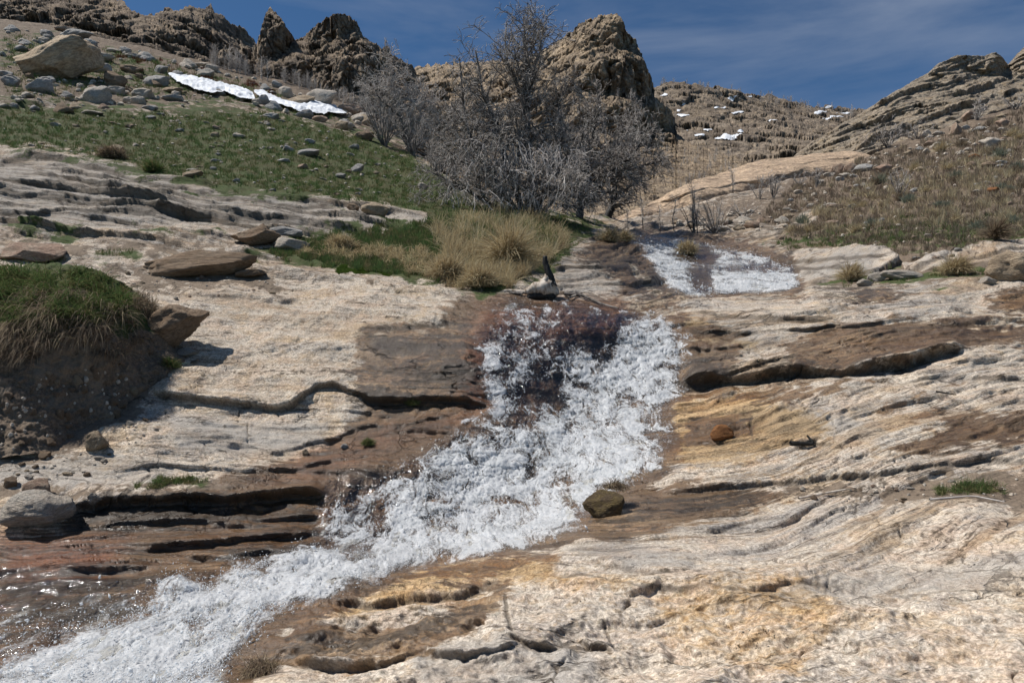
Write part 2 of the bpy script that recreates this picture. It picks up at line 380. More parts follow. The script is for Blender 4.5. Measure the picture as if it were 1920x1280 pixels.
def simple(name, a, b, sc=6, rough=.9, bd=.02, scale=None):
    M = MT(name); P = M.coord('Object'); n = M.noise(P, sc, 6, .65, .2, scale=scale)
    return M.end(M.bsdf(M.mix(M.rng(n, .36, .64), a, b), rough, M.bump(n, .8, bd), .2))
M_bed = bedrock_material()
M_cliff_l = cliff_material('dark_cliff_rock', (.21, .178, .147), (.28, .232, .185), (.10, .085, .07), .06, (1, 1, .8), .08, 1.0, warm=(.33, .25, .17))
M_peak = cliff_material('tan_cliff_rock', (.33, .275, .215), (.41, .335, .25), (.17, .145, .12), .045, (1, 1, 1.3), .30, 1.6, warm=(.42, .32, .21))
M_far = cliff_material('far_hill_ground', (.25, .215, .18), (.31, .262, .21), (.13, .112, .095), .02, (1, 1, 1.5), .5, 3., warm=(.33, .265, .19))
M_out = cliff_material('layered_grey_rock', (.36, .325, .275), (.43, .375, .305), (.13, .115, .10), .22, (.5, 1, 4.5), .08, .5, rot=(0, R(-24), 0), warm=(.38, .28, .16))
M_slab = cliff_material('pale_slab_rock', (.46, .36, .27), (.52, .41, .31), (.30, .24, .19), .35, (.5, 1, 2.5), .0, .16, rot=(0, R(-18), 0), warm=(.50, .38, .27))
M_st = {'pale': stone_material('pale_stone', (.56, .51, .44), (.50, .47, .43), (.60, .53, .45)),
        'grey': stone_material('grey_stone', (.48, .47, .45), (.54, .53, .51), (.40, .39, .38)),
        'tan': stone_material('tan_stone', (.42, .33, .23), (.37, .29, .21), (.50, .41, .30)),
        'pink': stone_material('pink_stone', (.42, .29, .22), (.36, .26, .20), (.47, .37, .29)),
        'brown': stone_material('brown_stone', (.30, .21, .14), (.26, .19, .13), (.34, .26, .19)),
        'wetb': stone_material('wet_brown_stone', (.13, .095, .06), (.15, .11, .07), (.20, .15, .07)),
        'orange': stone_material('orange_stone', (.40, .18, .07), (.42, .20, .08), (.30, .14, .06))}
M_green = blade_material('green_grass_blade', [(.30, .24, .13), (.17, .155, .07), (.115, .145, .055), (.095, .155, .05), (.14, .20, .075)])
M_dry = blade_material('dry_grass_blade', [(.20, .15, .09), (.34, .26, .16), (.46, .37, .22), (.54, .45, .28), (.60, .52, .35)])
M_moss = blade_material('moss_blade', [(.07, .10, .02), (.08, .13, .025), (.12, .17, .04)])
M_scrub = blade_material('brown_scrub_stem', [(.10, .070, .05), (.19, .14, .10), (.28, .225, .165), (.38, .31, .19)])
M_red = blade_material('red_scrub_stem', [(.07, .02, .015), (.13, .045, .03), (.12, .08, .045)])
M_sage = blade_material('sage_leaf', [(.12, .13, .09), (.20, .22, .16), (.28, .30, .24)])
M_bark = simple('charred_grey_bark', (.055, .047, .042), (.23, .205, .185), 9, .9, .02, (1, 1, .3))
M_twig = simple('weathered_grey_twig', (.34, .305, .28), (.56, .52, .48), 5, .9, .005)
M_twig2 = simple('pale_bare_twig', (.34, .30, .28), (.58, .54, .50), 5, .9, .005)
M_char = simple('charred_black_wood', (.008, .008, .008), (.035, .033, .03), 22, .6, .012, (1, 1, .4))
M_wood = simple('bleached_wood', (.20, .15, .11), (.55, .49, .42), 14, .8, .01, (1, 1, .3))
M_snow = simple('old_snow', (.58, .60, .63), (.84, .86, .89), 3, .8, .05)
M_soil = simple('crumbly_soil', (.055, .036, .023), (.15, .10, .066), 7, .98, .05)
def water_material():
    M = MT('clear_water_film'); P = M.coord('Object')
    n = M.noise(P, 1, 5, .6, .6, scale=(9, 5, 5)); b = M.bump(n, .9, .05)
    g = M.N.new('ShaderNodeBsdfGlossy'); g.inputs['Roughness'].default_value = .10; g.inputs['Color'].default_value = (.95, .97, 1, 1); M.L.new(b, g.inputs['Normal'])
    t = M.N.new('ShaderNodeBsdfTransparent'); t.inputs[0].default_value = (.97, .96, .93, 1)
    fr = M.N.new('ShaderNodeFresnel'); fr.inputs[0].default_value = 1.33; M.L.new(b, fr.inputs['Normal'])
    m = M.N.new('ShaderNodeMixShader'); M.put(m.inputs[0], M.math('ADD', M.math('MULTIPLY', fr.outputs[0], 1.0), .02)); M.L.new(t.outputs[0], m.inputs[1]); M.L.new(g.outputs[0], m.inputs[2])
    t2 = M.N.new('ShaderNodeBsdfTransparent'); m2 = M.N.new('ShaderNodeMixShader'); M.L.new(M.rng(M.attr('edge'), .45, .95), m2.inputs[0]); M.L.new(t2.outputs[0], m2.inputs[1]); M.L.new(m.outputs[0], m2.inputs[2])
    return M.end(m2.outputs[0])
def foam_material():
    M = MT('white_water'); P = M.coord('Object')
    n = M.noise(P, 45, 4, .6, .3); n2 = M.noise(P, 140, 2, .5)
    a = M.attr('dens')
    n0 = M.noise(P, 4.5, 5, .6); c = M.mix(M.rng(n, .38, .62), (.70, .73, .76), (.95, .96, .97)); c = M.mix(M.rng(n0, .55, .38, 0, .35), c, (.52, .55, .57))
    b = M.bump(M.math('ADD', n, M.math('MULTIPLY', n2, .4)), .55, .008)
    d = M.bsdf(c, .5, b, .25)
    tr = M.N.new('ShaderNodeBsdfTranslucent'); tr.inputs[0].default_value = (.9, .93, .95, 1)
    m = M.N.new('ShaderNodeMixShader'); m.inputs[0].default_value = .48; M.L.new(d, m.inputs[1]); M.L.new(tr.outputs[0], m.inputs[2])
    t = M.N.new('ShaderNodeBsdfTransparent')
    m2 = M.N.new('ShaderNodeMixShader')
    al = M.rng(M.math('ADD', a, M.math('MULTIPLY', M.math('SUBTRACT', n, .5), 1.3)), .0, 1.05)
    M.L.new(al, m2.inputs[0]); M.L.new(t.outputs[0], m2.inputs[1]); M.L.new(m.outputs[0], m2.inputs[2])
    return M.end(m2.outputs[0])
M_water = water_material(); M_foam = foam_material()

# ------------------------------------------------------------------ far ground: mountains and hills
def crag(S, amp, f, s, warp=.35, vert=.45, o=3):
    p = S.pos; x, y, z = p[..., 0]*f, p[..., 1]*f, p[..., 2]*f*vert
    w = [warp*fbm(x*.9+k*5, y*.9, z*.9, 4, s+50+k, .55) for k in range(3)]
    v, e = worley(x+w[0], y+w[1], z+w[2], s)
    return amp*(v-.5+.35*(sstep(0, .16, e)-1)+.25*fbm(x*2, y*2, z*2, o, s+9))
def span(a, b, st): return np.linspace(a, b, int((b-a)/st)+1)
base = Sheet('plain_ground', span(-6000, 8000, 200), 4, [(-6000, 690), (8000, 690)], [(-6000, 760), (8000, 760)],
             [(0, 690, 900), (960, 690, 900), (1920, 690, 900), (0, 760, 300), (960, 760, 300), (1920, 760, 300)], back=0)
far = Sheet('far_hill', span(1080, 2000, 1.5), 170,
    [(1080, 200), (1228, 167), (1257, 156), (1282, 154), (1307, 155), (1337, 160), (1374, 171), (1432, 179), (1474, 190), (1516, 198), (1600, 204), (1700, 215), (2000, 240)],
    [(1080, 420), (2000, 420)],
    [(1080, 200, 560), (1300, 155, 560), (1450, 185, 600), (1600, 205, 640), (2000, 240, 700), (1100, 300, 380), (1300, 250, 420), (1500, 260, 420), (1700, 280, 450),
     (1080, 420, 210), (1300, 350, 260), (1500, 330, 250), (1300, 420, 190), (1600, 420, 180), (2000, 420, 200)], jag=5, jf=.05, seed=3)
far.displace(crag(far, 9, .022, 14, vert=1.2)*np.linspace(.15, 1, 170)[:, None]**.5+crag(far, 3.2, .05, 11, vert=1.3)+crag(far, 1.1, .13, 12, vert=1.3)+crag(far, .5, .35, 13, vert=1.3))
o_far = far.build(M_far)

peak = Sheet('mountain_peak', span(560, 1560, 1.25), 330,
    [(560, 190), (700, 150), (773, 127), (807, 121), (827, 119), (857, 119), (907, 115), (973, 112), (1015, 96), (1040, 79), (1073, 62), (1082, 48), (1107, 33), (1132, 26), (1157, 27), (1167, 40), (1177, 62), (1194, 79), (1207, 108), (1217, 137), (1225, 162), (1227, 183), (1252, 196), (1265, 225), (1268, 250), (1290, 268), (1340, 285), (1400, 300), (1480, 325), (1560, 345)],
    [(560, 460), (1560, 460)],
    [(560, 190, 330), (700, 150, 320), (830, 119, 310), (950, 112, 290), (1050, 75, 262), (1130, 26, 245), (1165, 40, 240), (1172, 120, 222), (1185, 200, 208),
     (1195, 80, 252), (1225, 165, 262), (1240, 230, 250), (1264, 240, 262), (1215, 250, 222), (1050, 150, 235), (1050, 230, 205), (950, 200, 225), (850, 200, 240), (700, 220, 235),
     (600, 300, 130), (800, 300, 120), (950, 320, 110), (1100, 300, 165), (1180, 290, 160), (1260, 280, 190), (1250, 310, 140), (1350, 300, 170), (1450, 320, 140), (1560, 345, 150),
     (600, 400, 60), (800, 400, 60), (1000, 400, 60), (1200, 380, 62), (1350, 370, 75), (1500, 380, 80), (600, 460, 45), (1000, 460, 45), (1500, 460, 50)], jag=4.5, jf=.13, seed=5, bdrop=.9)
rk = sstep(330, 240, peak.PY)
tpz = sstep(-4, 60, peak.PY-peak.top0[None])
tl = (1-rk)*(.5+.6*fbm(peak.pos[..., 0]*.06, peak.pos[..., 1]*.03, None, 4, 26))
peak.displace(crag(peak, .9, .35, 27, vert=1.)*np.clip(tl, 0, 1)+4*fbm(peak.pos[..., 0]*.03, peak.pos[..., 1]*.03, peak.pos[..., 2]*.03, 3, 20)*rk*tpz+crag(peak, 5.5, .055, 24, vert=.6)*rk*tpz+crag(peak, 2.2, .12, 21, vert=.8)*(.1+.9*rk)*tpz+(crag(peak, 1.1, .3, 22, vert=1)*(.25+.75*rk)+crag(peak, .35, .8, 23, vert=1.))*(.75+.25*tpz)+crag(peak, 2.6, .07, 28, vert=.9)*sstep(330, 260, peak.PY)*sstep(0, 24, peak.PY-peak.top0[None])*sstep(1080, 960, peak.PX))
o_peak = peak.build(M_peak)

cl = Sheet('left_cliff', span(-500, 486, 1.25), 170,
    [(-500, -120), (-200, -70), (0, -40), (130, -22), (200, -10), (233, 4), (242, 17), (271, 29), (296, 25), (310, 13), (333, 21), (354, 10), (375, 15), (396, 9), (402, 23), (417, 27), (429, 42), (458, 54), (479, 79), (486, 110)],
    [(-500, 260), (486, 300)],
    [(-500, -120, 150), (-200, -70, 140), (0, -40, 135), (200, -10, 135), (310, 13, 136), (400, 20, 142), (480, 80, 150), (0, 60, 112), (200, 80, 112), (350, 100, 116), (450, 130, 124), (0, 200, 95), (400, 250, 90), (-500, 200, 100)],
    jag=5, jf=.09, seed=9, bdrop=.8)
tq = sstep(-4, 60, cl.PY-cl.top0[None]); cl.displace(crag(cl, 3.2, .09, 34, vert=.5)*tq+crag(cl, 1.5, .2, 31, vert=.5)*(.2+.8*tq)+crag(cl, .6, .5, 32, vert=.8)*(.4+.6*tq)+crag(cl, .22, 1.2, 33, vert=1.))
o_cl = cl.build(M_cliff_l)
spr = Sheet('pinnacle_cliff', span(455, 850, .9), 230,
    [(455, 190), (466, 130), (479, 83), (492, 46), (498, 25), (506, 15), (517, 21), (527, 33), (537, 52), (554, 73), (571, 67), (592, 46), (612, 33), (631, 24), (650, 29), (667, 42), (679, 62), (700, 79), (717, 90), (727, 86), (733, 100), (775, 125), (785, 142), (805, 180), (850, 240)],
    [(455, 320), (850, 330)],
    [(455, 200, 128), (470, 120, 134), (500, 25, 132), (515, 60, 128), (505, 130, 118), (540, 80, 133), (556, 76, 140), (556, 140, 128), (590, 60, 134), (631, 24, 130), (640, 90, 120), (600, 130, 116), (690, 120, 122), (720, 90, 135), (780, 140, 138), (760, 200, 118), (850, 240, 130),
     (455, 320, 92), (600, 240, 96), (700, 250, 96), (850, 330, 90)], jag=4.5, jf=.13, seed=14, bdrop=1.2)
tq = sstep(-4, 50, spr.PY-spr.top0[None]); spr.displace(crag(spr, 3.0, .09, 44, vert=.5)*tq+crag(spr, 1.5, .2, 41, vert=.55)*(.2+.8*tq)+crag(spr, .6, .5, 42, vert=.8)*(.4+.6*tq)+crag(spr, .22, 1.2, 43, vert=1.))
o_spr = spr.build(M_cliff_l)

def layers(b, x, y, A, lam, s, k=.45):
    """stratified ledges: each layer ends in a riser towards lower b"""
    t = b/lam+k*fbm(x/lam*.22, b/lam*.3, None, 3, s); i = np.floor(t); fr = t-i
    a = .5+.9*perlin(x/lam*.35+i*7.31, i*3.7, None, s+5)
    db = np.abs(np.gradient(b, axis=0))/lam
    return A*np.clip(a, 0, 2)*((1-fr)**1.6)*sstep(0, np.clip(db*2.2, .10, .6), fr)*sstep(.42, .16, db)
out = Sheet('layered_outcrop', span(1440, 2300, 1.5), 210,
    [(1440, 318), (1480, 300), (1520, 268), (1580, 232), (1622, 208), (1680, 170), (1700, 160), (1740, 137), (1762, 118), (1795, 104), (1820, 103), (1850, 105), (1868, 97), (1880, 108), (1890, 122), (1905, 105), (1920, 90), (1960, 62), (2100, 20), (2300, -20)],
    [(1440, 380), (1600, 350), (1920, 300), (2300, 260)],
    [(1440, 318, 58), (1520, 268, 62), (1620, 208, 66), (1760, 118, 72), (1870, 100, 74), (1890, 122, 78), (1960, 62, 76), (2300, -20, 80), (1800, 190, 62), (1700, 230, 58), (1600, 290, 50), (1920, 200, 58), (1440, 380, 46), (1600, 350, 44), (1920, 300, 50), (2300, 260, 50)], jag=3, jf=.06, seed=17, bdrop=.8)
p = out.pos; bb = p[..., 2]*math.cos(R(24))-p[..., 0]*math.sin(R(24))+.25*p[..., 1]*0
h = layers(bb, p[..., 0], p[..., 1], 1.3, 2.1, 61)+layers(bb, p[..., 0], p[..., 1], .6, .8, 62)+layers(bb, p[..., 0], p[..., 1], .22, .3, 63)+.9*fbm(p[..., 0]*.1, p[..., 1]*.1, p[..., 2]*.1, 4, 64)
h = h+crag(out, .3, .35, 66, vert=1.6)+crag(out, .12, .9, 67, vert=1.6)
out.displace(h*sstep(-3, 14, out.PY-out.top0[None])); o_out = out.build(M_out)
slab = Sheet('pale_slab_outcrop', span(1120, 1640, 1.5), 110,
    [(1120, 424), (1149, 411), (1224, 379), (1287, 348), (1349, 325), (1412, 306), (1478, 294), (1537, 287), (1612, 285), (1640, 296)],
    [(1120, 440), (1224, 424), (1345, 400), (1412, 385), (1474, 365), (1562, 345), (1640, 330)],
    [(1120, 424, 32), (1224, 379, 35), (1349, 325, 40), (1478, 294, 44), (1612, 285, 46), (1640, 296, 44), (1200, 400, 31), (1300, 365, 33), (1400, 335, 36), (1500, 315, 39), (1580, 305, 41),
     (1224, 424, 34), (1345, 400, 36), (1474, 365, 39), (1562, 345, 41), (1120, 440, 31)], jag=1.5, jf=.02, seed=19, bdrop=.5)
p = slab.pos; bb = p[..., 2]*math.cos(R(18))-p[..., 0]*math.sin(R(18))
slab.displace(layers(bb, p[..., 0], p[..., 1], .18, .9, 71)+layers(bb, p[..., 0], p[..., 1], .05, .25, 72)+.35*fbm(p[..., 0]*.25, p[..., 1]*.25, p[..., 2]*.25, 4, 73))
o_slab = slab.build(M_slab)

# ------------------------------------------------------------------ near ground
CT = [(0, 1480, 2.1), (480, 1480, 2.0), (960, 1480, 1.85), (1450, 1480, 1.75), (1920, 1480, 1.7), (2600, 1480, 1.6), (-700, 1480, 2.3), (2800, 1040, 3.2), (2800, 650, 7.5), (2800, 440, 13), (-800, 1040, 4.6), (-800, 650, 7.0), (-800, 440, 10.5), (0, 1340, 2.75), (480, 1340, 2.6), (960, 1340, 2.3), (1450, 1340, 2.1), (1920, 1340, 2.0), (-350, 1340, 2.9), (2250, 1340, 1.95),
      (0, 1280, 3.2), (480, 1280, 3.0), (960, 1280, 2.65), (1450, 1280, 2.4), (1920, 1280, 2.25),
      (0, 1150, 4.1), (480, 1150, 3.85), (700, 1130, 3.75), (960, 1150, 3.25), (1500, 1150, 2.95), (1920, 1150, 2.8),
      (0, 1040, 4.9), (300, 1040, 5.0), (600, 1040, 5.1), (800, 1045, 5.1), (1100, 1030, 4.4), (1300, 1030, 4.1), (1500, 1040, 3.8), (1920, 1040, 3.6), (-350, 1040, 4.8), (2250, 1040, 3.5),
      (0, 950, 5.3), (300, 960, 5.5), (600, 950, 5.8), (800, 950, 6.0), (1000, 960, 6.0), (1200, 950, 5.5), (1500, 950, 4.9), (1920, 950, 4.6),
      (0, 850, 5.9), (300, 850, 6.2), (600, 850, 6.6), (900, 850, 6.8), (1200, 850, 6.7), (1500, 850, 6.0), (1920, 850, 5.6), (-350, 850, 5.8), (2250, 850, 5.5),
      (0, 750, 6.6), (300, 750, 7.0), (600, 750, 7.4), (900, 750, 7.5), (1200, 750, 7.8), (1500, 750, 7.2), (1920, 750, 6.8),
      (0, 650, 7.4), (300, 650, 7.9), (600, 650, 8.3), (900, 650, 8.2), (1200, 650, 8.8), (1500, 650, 8.5), (1920, 650, 8.1), (-350, 650, 7.2), (2250, 650, 8),
      (0, 560, 8.7), (300, 560, 9.2), (600, 560, 9.7), (900, 560, 9.8), (1200, 565, 10.2), (1500, 555, 10.2), (1920, 560, 9.9),
      (0, 500, 10), (300, 500, 10.5), (600, 500, 11), (850, 500, 11.4), (1100, 500, 13), (1300, 510, 15.5), (1500, 515, 14.5), (1700, 500, 12.7), (1920, 500, 11.8),
      (0, 440, 11.5), (300, 440, 12), (600, 440, 12.8), (850, 440, 14), (1100, 440, 18), (1250, 440, 22), (1450, 440, 20.5), (1700, 440, 16), (1920, 440, 14.5), (-350, 440, 11), (2250, 440, 13.5),
      (0, 400, 12.5), (300, 400, 13.2), (600, 400, 14.5), (850, 395, 17.5), (1050, 405, 21), (1200, 408, 28), (1345, 390, 28), (1450, 400, 26), (1700, 400, 19.5), (1920, 400, 17.5),
      (0, 330, 14.2), (300, 330, 16), (600, 330, 19), (800, 330, 25), (1500, 340, 35), (1700, 330, 29), (1920, 330, 24), (2250, 330, 21),
      (0, 280, 17), (300, 280, 20), (600, 280, 25), (750, 285, 31), (1700, 275, 40), (1920, 280, 31), (0, 200, 23), (300, 200, 28), (500, 200, 33), (650, 206, 38), (1920, 205, 44), (2250, 220, 36), (-350, 200, 19),
      (0, 110, 32), (300, 110, 40), (0, 45, 42), (-350, 60, 33), (2300, 80, 60)]
TOP = [(-900, -120), (-460, -70), (-100, 15), (0, 36), (104, 48), (179, 69), (258, 85), (317, 100), (396, 121), (471, 138), (533, 152), (617, 180), (683, 207), (730, 245), (780, 285), (830, 325), (900, 365), (1000, 388), (1100, 404), (1150, 412), (1200, 407), (1260, 394), (1345, 373), (1412, 357), (1474, 339), (1562, 325), (1600, 305), (1700, 262), (1800, 232), (1920, 195), (2050, 150), (2400, 60), (2900, 0)]
near = Sheet('ground', np.r_[span(-900, -60, 5.0)[:-1], span(-60, 1980, 2.0), span(1980, 2900, 5.0)[1:]], 700, TOP, [(-900, 1480), (2900, 1480)], CT, jag=2, jf=.03, seed=23, bdrop=.25)
X, Y = near.PX, near.PY
# coarse grid for the masks
cx = np.arange(-452, 2372, 4.); cy = np.arange(-140, 1352, 4.); CXG, CYG = np.meshgrid(cx, cy)
def up(m):
    ci = np.clip((X-cx[0])/4, 0, len(cx)-1.001); ri = np.clip((Y-cy[0])/4, 0, len(cy)-1.001)
    c0 = np.clip(ci.astype(int), 0, len(cx)-2); r0 = ri.astype(int); fc = ci-c0; fr = ri-r0
    return m[r0, c0]*(1-fc)*(1-fr)+m[r0, c0+1]*fc*(1-fr)+m[r0+1, c0]*(1-fc)*fr+m[r0+1, c0+1]*fc*fr
def pm(polys, soft=12): return up(mask(polys, CXG, CYG, soft))
def w6(L): return [(x/2.4+1120, y/2.4+400) for x, y in L]
WATER = [(905, 590), (925, 562), (960, 553), (1040, 558), (1130, 565), (1200, 578), (1250, 600), (1288, 640), (1290, 700), (1262, 760), (1272, 830), (1262, 885), (1205, 905), (1135, 925), (1098, 985), (1060, 1012), (950, 1030), (830, 1048), (700, 1098), (600, 1135), (520, 1172), (455, 1220), (440, 1290), (440, 1350), (-80, 1350), (-60, 1270), (50, 1240), (150, 1200), (265, 1160), (290, 1110), (330, 1095), (400, 1110), (430, 1062), (500, 1045), (560, 1040), (610, 1050), (600, 960), (690, 900), (770, 850), (880, 790), (925, 770), (900, 700), (880, 650)]
UPPER = [(1150, 434), (1230, 436), (1290, 445), (1360, 470), (1440, 485), (1490, 505), (1500, 535), (1480, 548), (1400, 552), (1290, 562), (1250, 530), (1225, 500), (1200, 465), (1170, 445)]
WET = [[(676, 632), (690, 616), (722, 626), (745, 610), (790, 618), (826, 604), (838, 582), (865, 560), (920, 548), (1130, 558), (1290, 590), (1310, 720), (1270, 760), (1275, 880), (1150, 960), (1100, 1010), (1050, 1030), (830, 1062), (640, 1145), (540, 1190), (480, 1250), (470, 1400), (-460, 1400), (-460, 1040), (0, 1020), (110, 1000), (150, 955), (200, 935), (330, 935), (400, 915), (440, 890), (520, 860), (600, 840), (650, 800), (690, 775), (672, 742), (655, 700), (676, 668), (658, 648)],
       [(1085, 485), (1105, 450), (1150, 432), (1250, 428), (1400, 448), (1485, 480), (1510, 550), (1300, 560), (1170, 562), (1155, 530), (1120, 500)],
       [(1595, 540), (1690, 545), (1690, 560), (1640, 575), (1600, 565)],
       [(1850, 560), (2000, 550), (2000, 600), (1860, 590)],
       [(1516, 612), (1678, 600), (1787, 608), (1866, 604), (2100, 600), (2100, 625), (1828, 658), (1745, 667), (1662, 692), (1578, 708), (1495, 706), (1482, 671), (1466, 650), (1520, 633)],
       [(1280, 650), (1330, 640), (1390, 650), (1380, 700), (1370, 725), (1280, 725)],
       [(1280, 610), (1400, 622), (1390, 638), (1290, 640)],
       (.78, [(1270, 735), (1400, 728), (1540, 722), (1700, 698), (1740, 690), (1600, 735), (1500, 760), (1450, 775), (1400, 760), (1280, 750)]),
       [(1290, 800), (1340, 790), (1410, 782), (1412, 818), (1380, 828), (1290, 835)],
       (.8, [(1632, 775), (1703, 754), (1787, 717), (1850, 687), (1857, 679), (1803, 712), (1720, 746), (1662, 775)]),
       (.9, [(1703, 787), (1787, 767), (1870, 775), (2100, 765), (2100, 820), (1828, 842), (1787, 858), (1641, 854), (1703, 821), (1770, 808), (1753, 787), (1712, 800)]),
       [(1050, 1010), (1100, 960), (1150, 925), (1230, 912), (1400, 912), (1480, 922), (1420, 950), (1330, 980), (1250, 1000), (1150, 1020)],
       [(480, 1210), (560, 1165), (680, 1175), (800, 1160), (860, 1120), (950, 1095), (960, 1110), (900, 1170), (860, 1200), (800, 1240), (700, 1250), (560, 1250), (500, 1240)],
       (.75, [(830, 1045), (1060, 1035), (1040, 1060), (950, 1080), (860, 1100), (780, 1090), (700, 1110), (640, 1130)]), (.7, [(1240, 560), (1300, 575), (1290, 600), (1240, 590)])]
OCH = [[(1250, 740), (1420, 745), (1560, 790), (1560, 830), (1400, 870), (1300, 890), (1255, 860)], [(800, 1050), (1050, 1040), (1040, 1090), (900, 1100), (700, 1140), (560, 1180)],
       [(1300, 590), (1420, 640), (1420, 660), (1290, 660), (1270, 610)], [(330, 935), (600, 925), (740, 900), (740, 1030), (560, 1050), (150, 1000)], [(20, 1180), (160, 1180), (120, 1250), (0, 1250)],
       (.6, [(1700, 790), (1920, 780), (1920, 830), (1750, 850)]), (.7, [(1520, 640), (1900, 590), (1920, 640), (1700, 680)]), (.65, [(1200, 1090), (1500, 1050), (1600, 1130), (1500, 1280), (1250, 1200)]),
       (.6, [(1380, 880), (1600, 880), (1580, 900), (1400, 905)]), (.8, [(1870, 550), (1980, 550), (1980, 600), (1870, 600)]), (.7, [(1000, 1060), (1250, 1080), (1230, 1110), (1020, 1110)])]
RUST = [[(900, 565), (1160, 575), (1190, 640), (1080, 660), (1000, 780), (900, 780), (740, 840), (600, 900), (480, 905), (560, 860), (700, 805), (860, 780), (880, 640)], [(0, 1010), (250, 1010), (200, 1100), (0, 1150)]]
TURF = [[(-460, 130), (0, 190), (150, 195), (300, 205), (400, 190), (500, 200), (620, 235), (720, 260), (780, 290), (860, 340), (900, 370), (1050, 395), (1130, 420), (1080, 455), (1060, 480), (1030, 520), (920, 548), (870, 545), (740, 526), (600, 505), (470, 482), (480, 465), (560, 445), (640, 432), (800, 418), (720, 392), (640, 382), (560, 380), (420, 365), (300, 340), (200, 310), (100, 285), (-460, 265)],
        (.62, [(20, 428), (150, 423), (150, 440), (30, 446)]), (.75, [(170, 472), (260, 465), (250, 490), (180, 490)]), (.7, [(0, 500), (100, 480), (130, 500), (0, 520)]), (.6, [(240, 430), (420, 425), (400, 440), (260, 440)]),
        (.62, [(1440, 452), (1550, 432), (1700, 420), (1920, 410), (2360, 400), (2360, 470), (1920, 450), (1800, 466), (1680, 480), (1560, 462)]),
        (.6, [(1500, 520), (1700, 500), (1860, 490), (1850, 530), (1700, 538), (1560, 535)]),
        (.55, [(-100, 60), (100, 70), (300, 120), (500, 165), (480, 190), (200, 170), (-100, 110)]),
        (.1, [(1720, 895), (1880, 890), (1900, 925), (1760, 925)]), (.55, [(230, 905), (400, 895), (380, 920), (240, 925)])]
SOIL = [[(-460, -160), (0, -20), (700, 170), (800, 290), (720, 262), (620, 238), (500, 205), (400, 195), (300, 210), (150, 200), (0, 195), (-460, 135)],
        (.72, [(130, 500), (250, 490), (520, 510), (520, 545), (280, 548), (150, 545)]), (.6, [(0, 445), (400, 440), (480, 470), (400, 482), (120, 500), (0, 490)]),
        [(-460, 560), (80, 560), (270, 620), (345, 655), (320, 700), (270, 740), (250, 790), (190, 815), (130, 850), (0, 850), (-460, 850)],
        [(1410, 405), (1480, 330), (1600, 295), (1700, 240), (1920, 170), (2400, 20), (2400, 500), (1920, 520), (1780, 532), (1560, 538), (1540, 500), (1470, 470), (1430, 445)],
        (.7, [(1230, 395), (1500, 330), (1480, 440), (1300, 440), (1180, 425)]), (.9, [(1460, 905), (1540, 895), (1700, 900), (1920, 880), (2100, 880), (2100, 930), (1900, 945), (1740, 935), (1600, 928), (1480, 925)]),
        (.8, [(200, 912), (400, 898), (420, 915), (330, 930), (200, 938), (100, 945)]), (.62, [(600, 508), (720, 520), (700, 535), (600, 522)]), (.7, [(0, 905), (100, 905), (120, 945), (0, 950)])]
NOSOIL = [[(1445, 485), (1500, 465), (1570, 462), (1660, 470), (1690, 490), (1640, 515), (1520, 532), (1470, 520)], [(1690, 500), (1760, 475), (1850, 455), (2100, 430), (2100, 450), (1920, 474), (1800, 498), (1700, 518)], [(1390, 440), (1480, 430), (1500, 400), (1540, 392), (1530, 410), (1500, 430), (1440, 452)],
          [(1180, 425), (1300, 415), (1480, 425), (1470, 445), (1350, 440), (1200, 436)], [(640, 380), (760, 392), (800, 400), (800, 425), (700, 410), (640, 395)]]
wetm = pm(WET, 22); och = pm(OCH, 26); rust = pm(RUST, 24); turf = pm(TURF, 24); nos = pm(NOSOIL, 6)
GRY = [[(-440, 290), (200, 305), (420, 358), (640, 388), (800, 403), (800, 428), (640, 432), (420, 425), (-440, 432)], [(1380, 780), (1520, 770), (1630, 790), (1620, 812), (1500, 830), (1415, 815)], [(1040, 500), (1110, 488), (1150, 520), (1165, 562), (1050, 562)],
       [(1440, 1100), (1560, 1060), (1920, 1050), (2300, 1050), (2300, 1075), (1920, 1078), (1600, 1092), (1450, 1115)], [(1060, 1030), (1150, 1020), (1300, 1035), (1310, 1060), (1180, 1066)], [(310, 770), (620, 790), (600, 830), (450, 850), (330, 850)],
       [(-440, 850), (170, 850), (330, 880), (300, 915), (-440, 905)], [(760, 1230), (960, 1200), (1100, 1220), (1150, 1300), (800, 1320)], [(1270, 600), (1500, 625), (1500, 650), (1300, 690), (1280, 640)], [(1450, 490), (1650, 480), (1640, 515), (1500, 530)]]
gry = pm(GRY, 26)
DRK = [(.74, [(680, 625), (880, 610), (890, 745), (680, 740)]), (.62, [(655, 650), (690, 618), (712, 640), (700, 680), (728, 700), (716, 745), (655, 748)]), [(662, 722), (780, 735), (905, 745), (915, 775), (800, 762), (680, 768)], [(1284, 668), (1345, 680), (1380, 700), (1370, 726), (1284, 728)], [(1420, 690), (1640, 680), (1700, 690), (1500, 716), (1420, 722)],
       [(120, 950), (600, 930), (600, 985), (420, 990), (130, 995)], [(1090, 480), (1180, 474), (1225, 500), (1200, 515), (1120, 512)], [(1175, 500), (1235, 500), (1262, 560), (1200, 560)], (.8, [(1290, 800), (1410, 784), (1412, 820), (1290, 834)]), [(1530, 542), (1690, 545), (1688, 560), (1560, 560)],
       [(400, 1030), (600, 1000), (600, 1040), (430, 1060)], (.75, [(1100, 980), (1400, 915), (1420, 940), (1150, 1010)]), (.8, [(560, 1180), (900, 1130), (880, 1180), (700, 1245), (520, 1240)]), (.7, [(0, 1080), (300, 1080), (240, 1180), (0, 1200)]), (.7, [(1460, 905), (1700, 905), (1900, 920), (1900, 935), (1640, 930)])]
drk = pm(DRK, 24)  # dark wet faces and patches, plus shade painted in below ledges and the undercut
